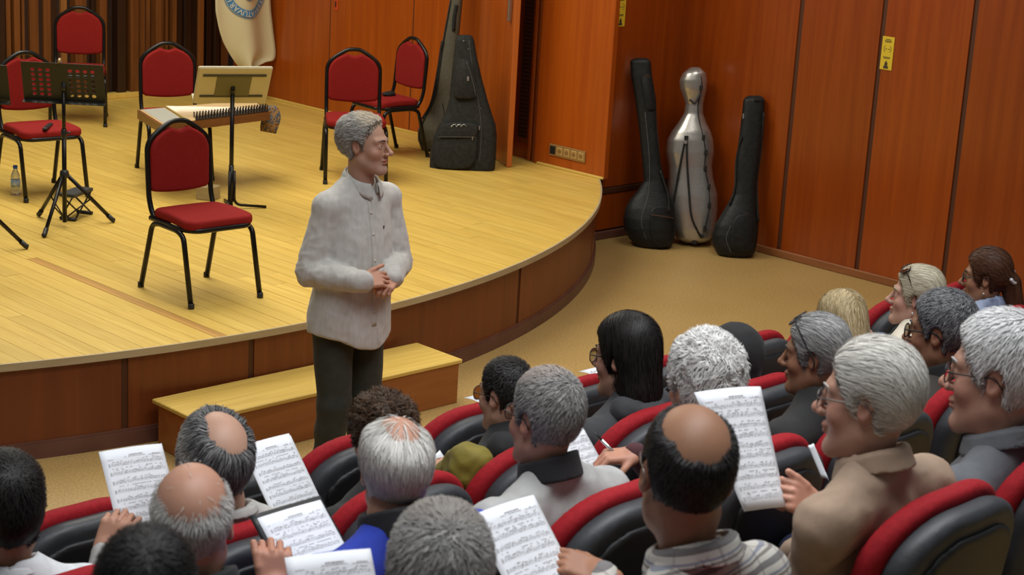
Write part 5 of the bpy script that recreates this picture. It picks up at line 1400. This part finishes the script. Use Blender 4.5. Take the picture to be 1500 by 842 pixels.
P[8] = dict(box=(706, 783, 520), px=(745, 567), w=3.66, row=1, seat=3.675, s=.95, turn=(4, 4, 0), skin=fair, hair=dict(c=((.008, .007, .007), (.035, .030, .027)), thick=.006, len=.012, n=3600), glasses=dict(m=m_brownframe, rx=.026, rz=.022), top=cloth('black_coat', (.014, .014, .015)), top_name='coat', collar='hood', fold=.006, k=.98, elbowL=at_y(692, 694, 3.57), label='person with shaved dark hair and glasses in a black coat with olive sleeve',
            handL=dict(at=at_y(652, 683, 3.80), dir=(.2, .9, .15), nz=(-.2, .1, 1), curl=.7))
P[9] = dict(box=(751, 860, 534), px=(806, 606), w=2.88, row=2, seat=3.195, s=1.05, turn=(-6, 0, 2), skin=ruddy, hair=dict(c=((.12, .115, .11), (.36, .345, .33)), thick=.008, len=.022, curl=.22, n=5600, patch=((0, .02, .13), (.055, .07, .055), (.33, .28, .25)), width=.0013), glasses=dict(rx=.023), top=cloth('pale_grey_jacket', (.37, .37, .36), .7), top_name='jacket', collar='stand', collar_m=MATS['cloth_black_fleece'], k=1.12, fold=.009, label='man with cropped grey hair and glasses in a pale grey jacket')
P[10] = dict(box=(874, 972, 454), px=(922, 512), w=3.66, row=1, seat=4.22, s=1.02, turn=(12, 4, 0), skin=fair, hair=dict(c=BLACK, thick=.013, len=.07, flow='down', curl=.10, line=LINE_FEM, over_ears=True, extra=[('e', (0, -.055, -.055), (.080, .068, .115)), ('e', (0, -.06, -.11), (.078, .055, .075))], bounds=((-.12, -.15, -.21), (.12, .13, .165)), n=4600), glasses=dict(rx=.0235, rz=.02), top=cloth('charcoal_hoodie', (.035, .036, .040)), top_name='hoodie', collar='hood', k=1.1, label='long-haired person with glasses in a charcoal hoodie')
P[11] = dict(box=(978, 1097, 477), px=(1038, 538), w=2.88, row=2, seat=3.755, s=1.13, turn=(-18, 2, 0), skin=ruddy, hair=dict(c=((.50, .49, .47), (.84, .83, .81)), thick=.016, len=.026, curl=.5, swirl=1.1, lump=.004, lumpf=130, n=6000, lift=.003), glasses=dict(m=m_tort, rx=.026), top=cloth('maroon_knit', (.055, .012, .016)), top_name='sweater', collar='crew', label='man with wavy white hair writing with a pen',
             handR=dict(at=at_y(903, 668, 3.15), dir=(-.75, .45, -.05), nz=(.2, -.2, 1), curl=.85))
P[12] = dict(box=(1030, 1118, 463), px=(1076, 508), w=3.66, row=1, seat=4.765, s=1.0, turn=(-20, 8, 0), skin=fair, top=cloth('black_cotton', (.010, .010, .011)), top_name='sweatshirt', collar='hood', hooded=True, label='person with a black hood over the head')
P[13] = dict(box=(940, 1083, 591), px=(1012, 688), w=2.1, row=3, seat=2.72, s=1.03, turn=(-37, 0, 3), skin=olive_sk, hair=dict(c=((.007, .006, .006), (.03, .026, .024)), thick=.0035, len=.015, bald=[((.0, -.042, .120), (.056, .080, .088))], soft=.030, n=5200, wisps=0, width=.0010, lift=.001), glasses=dict(m=m_wire, half=True), top=stripes(), collar='shirt', k=1.1, fold=.005, label='balding dark-haired man in a striped shirt',
             handL=dict(at=at_y(848, 830, 2.42), dir=(-.55, .75, .25), nz=(-.35, -.1, .9), curl=.45))
P[14] = dict(box=(1155, 1262, 456), px=(1207, 508), w=2.88, row=2, seat=4.315, s=1.03, turn=(24, 3, 0), skin=olive_sk, hair=dict(c=((.13, .13, .13), (.46, .45, .44)), thick=.010, len=.06, flow='bun', bun=(0, -.145, -.02), curl=.05, line=LINE_FEM, extra=[('e', (0, -.135, -.02), (.036, .034, .036))], bounds=((-.11, -.19, -.13), (.11, .13, .165)), n=5200, width=.0014), head_glasses=dict(tilt=58), top=cloth('black_top', (.012, .012, .012)), top_name='blouse', collar='crew', label='woman with grey hair in a bun and glasses pushed up, in black')
P[15] = dict(box=(1205, 1360, 489), px=(1285, 570), w=2.1, row=3, seat=3.40, s=1.15, turn=(20, 2, 0), skin=(.48, .26, .185), hair=dict(c=((.50, .48, .43), (.82, .79, .73)), thick=.007, len=.065, flow='back', curl=.10, n=7000, raise_=0, width=.0014, lift=.002, rear=.5), glasses=dict(m=m_wire, half=True), top=cloth('beige_shirt', (.325, .225, .155), .75), collar='shirt', k=1.12, fold=.008, yoke=True, label='white-haired man with thin glasses in a beige shirt',
             handL=dict(at=at_y(1173, 733, 2.31), dir=(-.70, .35, .45), nz=(-.3, -.85, .45), curl=.9, thumb=(.2, .95, .2)))
P[16] = dict(box=(1197, 1276, 422), px=(1241, 458), w=3.75, row=1, seat=5.31, s=.98, turn=(-16, 20, 0), skin=fair, hair=dict(c=((.34, .25, .12), (.68, .55, .33)), thick=.013, len=.07, flow='down', curl=.16, line=LINE_FEM, over_ears=True, extra=[('e', (0, -.055, -.05), (.080, .065, .11))], bounds=((-.12, -.15, -.19), (.12, .13, .165)), n=4600), top=cloth('denim', (.035, .075, .16)), top_name='denim_jacket', collar='shirt', legs=cloth('white_trousers', (.62, .61, .58)), nk=(.04, -.05, .07), k=.98, label='blond woman in a blue denim jacket and white trousers')
P[17] = dict(box=(1303, 1386, 386), px=(1346, 432), w=3.66, row=1, seat=5.855, s=1.03, turn=(30, -4, 0), skin=(.54, .32, .24), nobrow=False, hair=dict(c=((.42, .37, .26), (.74, .68, .52)), thick=.013, len=.065, flow='back', curl=.07, line=LINE_FEM, rear=.6, extra=[('e', (0, -.075, -.035), (.062, .045, .07))], bounds=((-.11, -.15, -.14), (.11, .13, .165)), n=5200), head_glasses=dict(m=m_tort, tilt=60, rx=.029, rz=.024, lens=mat('sunglass_lens', (.02, .012, .008), .1)), top=cloth('cream_blouse', (.62, .57, .46)), top_name='blouse', collar='crew', k=1.0, nk=(0, -.01, .015), label='blond woman with sunglasses on her hair in a cream blouse')
P[18] = dict(box=(1331, 1436, 420), px=(1386, 473), w=2.88, row=2, seat=4.875, s=1.10, turn=(14, 2, 0), skin=olive_sk, hair=dict(c=((.035, .036, .038), (.25, .25, .26)), thick=.009, len=.024, curl=.25, n=5600), glasses=dict(r=.0024, rx=.025), top=cloth('dark_brown_jacket', (.030, .024, .019)), top_name='jacket', collar='stand', collar_m=cloth('black_collar', (.01, .01, .01)), k=1.08, label='man with dark grey hair and black glasses in a brown jacket')
P[19] = dict(box=(1391, None, 449), px=(1462, 536), w=2.1, row=3, seat=3.96, s=1.16, turn=(17, 2, 0), skin=(.45, .25, .18), hair=dict(c=((.46, .46, .46), (.80, .79, .78)), thick=.009, len=.03, curl=.16, n=7000, flow='crown', crown=(.0, -.06, .11), width=.0014, lift=.002), glasses=dict(rx=.026), top=cloth('grey_polo', (.105, .112, .125), .8, (.125, .132, .145)), collar='shirt', k=1.1, legs=cloth('navy_jeans', (.018, .028, .075)), label='white-haired man with dark glasses in a grey polo shirt')
P[20] = dict(box=(1412, 1500, 360), px=(1452, 406), w=3.66, row=1, seat=6.40, s=1.08, turn=(24, 2, 0), skin=tan, hair=dict(c=((.035, .012, .006), (.13, .055, .028)), thick=.012, len=.06, flow='bun', bun=(0, -.13, -.01), curl=.10, line=LINE_FEM, extra=[('c', (0, -.125, -.01), (0.01, -.15, -.15), .040, .048)], bounds=((-.11, -.22, -.22), (.11, .13, .165)), n=5200), glasses=dict(rx=.025), top=cloth('blue_white_top', (.30, .36, .50), c2=(.03, .04, .09), nscale=14), top_name='blouse', collar='shirt', label='woman with auburn ponytail, hair clip and dark glasses')
for k in sorted(P): person(P[k])

# details that belong to single figures
def local_part(pn, name, fn, lo, hi, h, m):
    sp = P[pn]; V, Q = solid(fn, lo, hi, h); return link(name, fast_mesh(name, sp['H'] + V @ sp['R'].T * sp.get('s', 1), Q), m, sp['root'])
# black hood pulled over the head
def hoodcap(X):
    d = skull(X) - .022 - .006 * ss(.0, .1, -X[:, 1]); d = smin(d, cap(X, (0, -.04, -.07), (0, -.05, -.16), .075, .10), .05)
    d = smax(d, -ell(X, (0, .10, -.02), (.062, .075, .095)), .02); return d + .0025 * wob(X, 60, 2)
local_part(12, 'hood_cap', hoodcap, (-.16, -.19, -.22), (.16, .14, .17), .006, MATS['cloth_black_cotton'])
# olive sleeve over the coat of the person with shaved hair
sp = P[8]; w0 = sp['wr']['L']; e0 = sp['el']['L']; dr = (w0 - e0) / np.linalg.norm(w0 - e0); w0 = w0 + dr * .012; e0 = e0 + (sp['wr']['L'] - e0) * .12 + np.array([.0, .0, .02])
sl = sdf_obj('olive_sleeve', lambda X: smax(cap(X, e0, w0, .074, .052), -cap(X, w0 + dr * .02, w0 + dr * .1, .04, .04), .006) + .009 * wob(X, 45, 1) - .006 * (1 - np.abs(wob(X, 70, 4))), np.minimum(e0, w0) - .12, np.maximum(e0, w0) + .11, .007, cloth('olive', (.16, .125, .008), .7, (.20, .155, .012)), sp['root'])
zp = MB().tube(bez([sp['N'] + np.array(v) for v in ((-.16, .02, -.075), (-.12, -.02, -.035), (-.06, -.03, -.015))], 6), .005, 6).build('zip', m_silver, sp['root'], True)
# pen
hp = np.array(P[11]['handR']['at']); pen = empty('pen', tuple(hp)); tag(pen, 'silver pen in the hand of the man with wavy white hair', 'pen')
dv = np.array([-.45, .35, .55]); dv /= np.linalg.norm(dv); b0 = np.array([.0, .015, .01])
MB().tube([b0 - dv * .055, b0 + dv * .05], .0048, 8).build('barrel', m_silver, pen, True); MB().tube([b0 + dv * .05, b0 + dv * .085], [.004, .0015], 8).build('tip', m_blackplastic, pen, True)
# glasses cord / pendant of that man, hair clip of the woman with the ponytail, earrings
sp = P[20]; T = sp['T']; m_clip = mat('clip_white', (.62, .64, .68), .3)
MB().tube([T(p) for p in bez([(.035, -.118, .025), (.06, -.125, .03), (.062, -.13, -.005), (.03, -.14, -.012), (.0, -.155, .0), (-.04, -.14, .0), (-.062, -.125, .02)], 5)], .007, 7).build('hair_clip', m_clip, sp['root'], True)
for k, z in ((20, -.052), (17, -.048)):
    T = P[k]['T']; MB().lathe([(.001, -.005), (.005, -.002), (.005, .002), (.001, .005)], T((-.083, -.008, z)), 10).build('earring', m_silver, P[k]['root'], True)
T = P[17]['T']; MB().tube([T(p) for p in bez([(-.055, -.02, -.14), (-.04, .05, -.165), (0, .075, -.18)], 5)], .006, 6).build('necklace', mat('beads', (.25, .06, .07), .4, noise=((90, 90, 90), (.5, .5, .45))), P[17]['root'], True)
# cloth yoke seam of the beige shirt is left to folds; zip line on the black jacket
sp = P[5]; MB().box(sp['N'] + np.array([-.20, .05, -.17]), (.022, .006, .012), rotm(.3, 0, .4), .003).build('button', mat('brass_button', (.5, .4, .2), .35, .8), sp['root'])
# ------------------------------------------------------------------ the standing man in front of the stage
MW = 5.86
cx = at_y(515, 430, MW); O = np.array([cx[0], MW, FLOOR_Z])
man = empty('person', tuple(O)); tag(man, 'standing man with grey hair in a white linen shirt, hands clasped', 'person')
def rel3(p): return np.asarray(p, float) - O
H = rel3(at_y(535, 213, MW - .01)); s = 1.05
R = rotm(0, 0, math.radians(-150)) @ rotm(.05, 0, 0)
F = np.array([.06, -1.0, 0]); F /= np.linalg.norm(F); Rt = np.array([F[1], -F[0], 0]); Rt = np.array([-1.0, -.06, 0]); Rt /= np.linalg.norm(Rt)   # his right hand points to -X
N = rel3(at_y(526, 262, MW + .03)); N[1] = .035
up3 = np.array([0, 0, 1.0])
Sc = N + up3 * -.055
SR, SL = Sc + Rt * .182 - up3 * .052, Sc - Rt * .182 - up3 * .052
pel = np.array([0.0, .02, .98])
hands = rel3(at_y(564, 416, MW - .27))
wR = hands + np.array([-.085, .055, .012]); wL = hands + np.array([.098, .07, .0])
eR = ik(SR, wR, .30, .27, Rt * .35 - F * .6 - up3 * .7); eL = ik(SL, wL, .30, .27, -Rt * .65 - F * .4 - up3 * .6)
spine = Sc - pel; zs = spine / np.linalg.norm(spine); xs = -Rt; ysv = np.cross(zs, xs); Rs = np.stack([xs, ysv, zs], 1)
HEM = .79
def shirt(X):
    d = ell(X, pel + spine * .70 + F * .01, (.172, .118, .21), Rs)
    d = smin(d, ell(X, pel + spine * .30 + F * .030, (.175, .130, .22), Rs), .08)
    d = smin(d, ell(X, pel + spine * -.25 + F * .015, (.200, .158, .30), Rs), .08)
    d = smin(d, cap(X, SL, SR, .062, .062), .05)
    fl_ = 0
    for S, E, W in ((SL, eL, wL), (SR, eR, wR)):
        d = smin(d, cap(X, N, Sc * .3 + S * .7, .045, .052), .045)
        a = smin(cap(X, S, E, .064, .056), cap(X, E, W, .054, .043), .025)
        q = X - E; u = (X - S) @ ((E - S) / np.linalg.norm(E - S)); v = (X - E) @ ((W - E) / np.linalg.norm(W - E))
        a = a - .0075 * (1 - np.abs(wob(X * np.array([1, 1, 2.0], np.float32), 40, 1))) * np.exp(-(q ** 2).sum(1) / .02) + .003 - .005 * (1 - np.abs(wob(X, 46, 3))) * ss(.0, .10, v) - .004 * (1 - np.abs(wob(X * np.array([1, 1, .5], np.float32), 34, 6))) * ss(.05, .2, u)
        d = smin(d, a, .024)
    d = smax(d, -cap(X, N + F * .022 + up3 * .012, N + F * .05 + up3 * .14, .060, .078), .01)
    xr = (X - pel) @ xs
    hem = HEM + .045 * (np.abs(xr) / .18) ** 2 - .008 * np.cos(xr * 20)
    d = smax(d, hem - X[:, 2], .006)
    w1 = X[:, 2]
    d = d + .004 * wob(X, 15, 5) - .006 * (1 - 1.6 * np.abs(wob(X * np.array([1, 1, .45], np.float32), 30, 8))) * ss(1.40, 1.15, w1) - .003 * (1 - np.abs(wob(X, 55, 2)))
    return d
m_linen = mat('white_linen', (.50, .485, .45), .8, noise=((55, 55, 18), (.57, .555, .52)), bump=(500, .35), sheen=.15)
ap = np.array([SL, SR, eL, eR, wL, wR, N]); 
so_ = sdf_obj('shirt', shirt, np.minimum(ap.min(0) - .13, (-.30, -.32, HEM - .03)), np.maximum(ap.max(0) + .10, (.30, .28, 1.4)), .0062, m_linen, man)
ax = F * .30 + up3; ax /= np.linalg.norm(ax); Rk = np.stack([xs, np.cross(ax, xs), ax], 1)
def collar_strip(r0, r1, top, drop, point, name, open_deg):
    """Shirt collar: a band or a folded leaf running round the neck and open at the throat."""
    V = []; th = np.radians(np.linspace(-180 + open_deg, 180 - open_deg, 61)); nrow = 5
    for t in th:
        f = (1 - math.cos(t)) / 2                     # 0 at the nape, 1 at the throat
        dirv = xs * math.sin(t) - F * math.cos(t)
        for j in range(nrow):
            k = j / (nrow - 1); dr_ = drop + point * max(0, f - .75) * 4
            rad = r0 + (r1 - r0) * k ** .6 + .006 * f
            V.append(N + F * (.010 + .022 * f) + dirv * rad + up3 * (top - .052 * f - dr_ * k))
    Q = [(i * nrow + j, i * nrow + j + 1, (i + 1) * nrow + j + 1, (i + 1) * nrow + j) for i in range(60) for j in range(nrow - 1)]
    o = link(name, fast_mesh(name, V, Q), m_linen, man); md = o.modifiers.new('thickness', 'SOLIDIFY'); md.thickness = .003; md.offset = 0
collar_strip(.066, .069, .046, .045, 0, 'collar_band', 13)
collar_strip(.068, .088, .048, .048, .022, 'collar', 15)
# button band, buttons, chest emblem
def surf(x, z, y_from=-.4):
    ys_ = np.linspace(-.32, .1, 160); X = np.stack([np.full(160, x), ys_, np.full(160, z)], 1).astype(np.float32); d = shirt(X); i = np.argmax(d < 0); return np.array([x, ys_[max(i, 1)], z])
zz = np.linspace(HEM + .10, N[2] - .06, 26); pb = np.array([surf(.012 + .01 * math.sin(z * 5), z) for z in zz])
pm = MB(); pm.rings([[p + np.array([-.014, .004, 0]), p + np.array([-.013, -.0035, 0]), p + np.array([.013, -.0035, 0]), p + np.array([.014, .004, 0])] for p in pb]); pm.build('button_band', m_linen, man, True)
bt = mat('shirt_button', (.62, .58, .5), .35)
for k in (3, 8, 13, 18, 22, 25): MB().tube([pb[k] + np.array([0, -.003, 0]), pb[k] + np.array([0, -.0065, 0])], .0055, 10).build('button', bt, man, True)
e = surf(.085, N[2] - .20); MB().box(e + np.array([0, -.003, 0]), (.004, .0015, .009), rotm(0, .3, 0), .001).build('chest_emblem', mat('emblem_dark', (.08, .015, .02), .6), man)
for W, E in ((wR, eR), (wL, eL)):
    dr = (W - E) / np.linalg.norm(W - E)
    sdf_obj('cuff', lambda X: smax(np.abs(cap(X, W - dr * .06, W + dr * .03, .045, .041)) - .0035, np.abs((X - W) @ dr + .018) - .033, .003), W - .09, W + .09, .0042, m_linen, man)
# trousers and shoes
m_tr = cloth('dark_olive_trousers', (.020, .022, .014), .8, (.028, .030, .020))
hipc = np.array([0, .02, .90]); kn = {-1: np.array([-.105, -.03, .50]), 1: np.array([.10, .0, .50])}; an = {-1: np.array([-.115, .02, .09]), 1: np.array([.115, .05, .09])}
def tr(X):
    d = ell(X, hipc, (.168, .125, .15))
    for sg in (-1, 1):
        l = smin(cap(X, hipc + np.array([sg * .085, 0, -.03]), kn[sg], .098, .076), cap(X, kn[sg], an[sg], .074, .066), .03)
        d = smin(d, l, .018)
    return d + .004 * wob(X, 20, 4) + .0045 * np.sin(X[:, 2] * 46 + 3 * wob(X, 12, 2)) * ss(.62, .30, X[:, 2])
sdf_obj('trousers', tr, (-.26, -.18, .03), (.26, .22, 1.02), .0085, m_tr, man)
for sg in (-1, 1):
    a = an[sg]; sdf_obj('shoe', lambda X: smax(smin(ell(X, (a[0], a[1] - .11, .040), (.048, .12, .042)), ell(X, (a[0], a[1], .055), (.042, .06, .06)), .02), -(X[:, 2] - .003), .004), a - np.array([.08, .26, .10]), a + np.array([.08, .10, .05]), .008, SHOES, man)
# head, neck, clasped hands: one skin mesh
q = dict(nose=.9, jaw=1.0)
nk0 = H + R @ np.array([0, -.020, -.045]) * s; nk1 = N + up3 * -.02 + F * .018
Rf = R.astype(np.float32); Hf = H.astype(np.float32)
V, Q = solid(lambda X: smin(head_sdf(((X - Hf) @ Rf) / s, q) * s, cap(X, nk0, nk1, .053 * s, .057 * s), .022), np.minimum(H - .16, N - .09), np.maximum(H + .16, N + .09), .0030)
skin_c = (.50, .285, .195)
link('body', fast_mesh('body', V, Q, face_paint((V - H) @ R / s, skin_c, (.42, .26, .195))), m_skin, man)
for W, sg, dr, nz, curl, th in ((wR, 1, (.93, -.30, .05), (-.10, -.75, .65), .62, (.30, .90, .30)), (wL, -1, (-.80, -.50, -.20), (.1, -.45, .85), 1.0, (.35, .9, .2))):
    hv, hq = solid(lambda X: hand_sdf(X, curl, sg, th), (-.10, -.06, -.12), (.10, .20, .08), .0030)
    link('hand', fast_mesh('hand', hv @ frame(dr, nz).T + W, hq, np.tile(np.array(skin_c) * np.array([1.05, .92, .88]), (len(hv), 1)) * (1 + .05 * wob(hv.astype(np.float32), 120, 3)[:, None])), m_skin, man)
T = lambda p: H + R @ np.asarray(p, float) * s
for sg in (-1, 1):
    ev = MB().lathe([(.0118 * math.sin(a), -.0118 * math.cos(a)) for a in np.linspace(.05, math.pi - .05, 12)], (0, 0, 0), 14)
    vv = np.array(ev.v); ang = np.arccos(np.clip(vv[:, 2] / .0118, -1, 1)); c = np.where(ang[:, None] < .25, np.array([.01, .01, .01]), np.where(ang[:, None] < .55, np.array([.05, .03, .02]), np.array([.55, .5, .46])))
    vv = vv @ rotm(-math.pi / 2, 0, 0).T + np.array([sg * .0315, .0735, .0025]); me = bpy.data.meshes.new('eye'); me.from_pydata([tuple(T(v)) for v in vv], [], ev.f); me.update()
    a_ = me.color_attributes.new('Col', 'FLOAT_COLOR', 'POINT'); cc = np.ones((len(vv), 4), np.float32); cc[:, :3] = c; a_.data.foreach_set('color', cc.ravel()); link('eye', me, m_eye, man)
br = MB()
for sg in (-1, 1): br.tube([T(p) for p in bez([(sg * .012, .094, .0245), (sg * .028, .093, .031), (sg * .045, .080, .0285), (sg * .053, .070, .024)], 5)], np.linspace(.0034, .0015, 16), 6)
br.build('eyebrows', mat('brow_grey', (.16, .135, .115), .7), man, True)
hh = dict(c=((.20, .19, .17), (.55, .525, .48)), thick=.009, len=.030, curl=.30, swirl=.5, lump=.003, n=6500, width=.0012, lift=.0025, flow='back', top=.9, rear=.4, res=.004, line=([-.125, -.085, -.055, -.028, -.005, .014, .028, .044, .06, .085, .12], [-.086, -.088, -.074, -.036, .018, -.016, .050, .084, .098, .108, .115]),
          patch=((0, .05, .12), (.06, .06, .05), (.62, .54, .42)))
V, Q, col = make_hair(hh, .004); link('hair', fast_mesh('hair', V @ R.T * s + H, Q, col), m_hair, man)
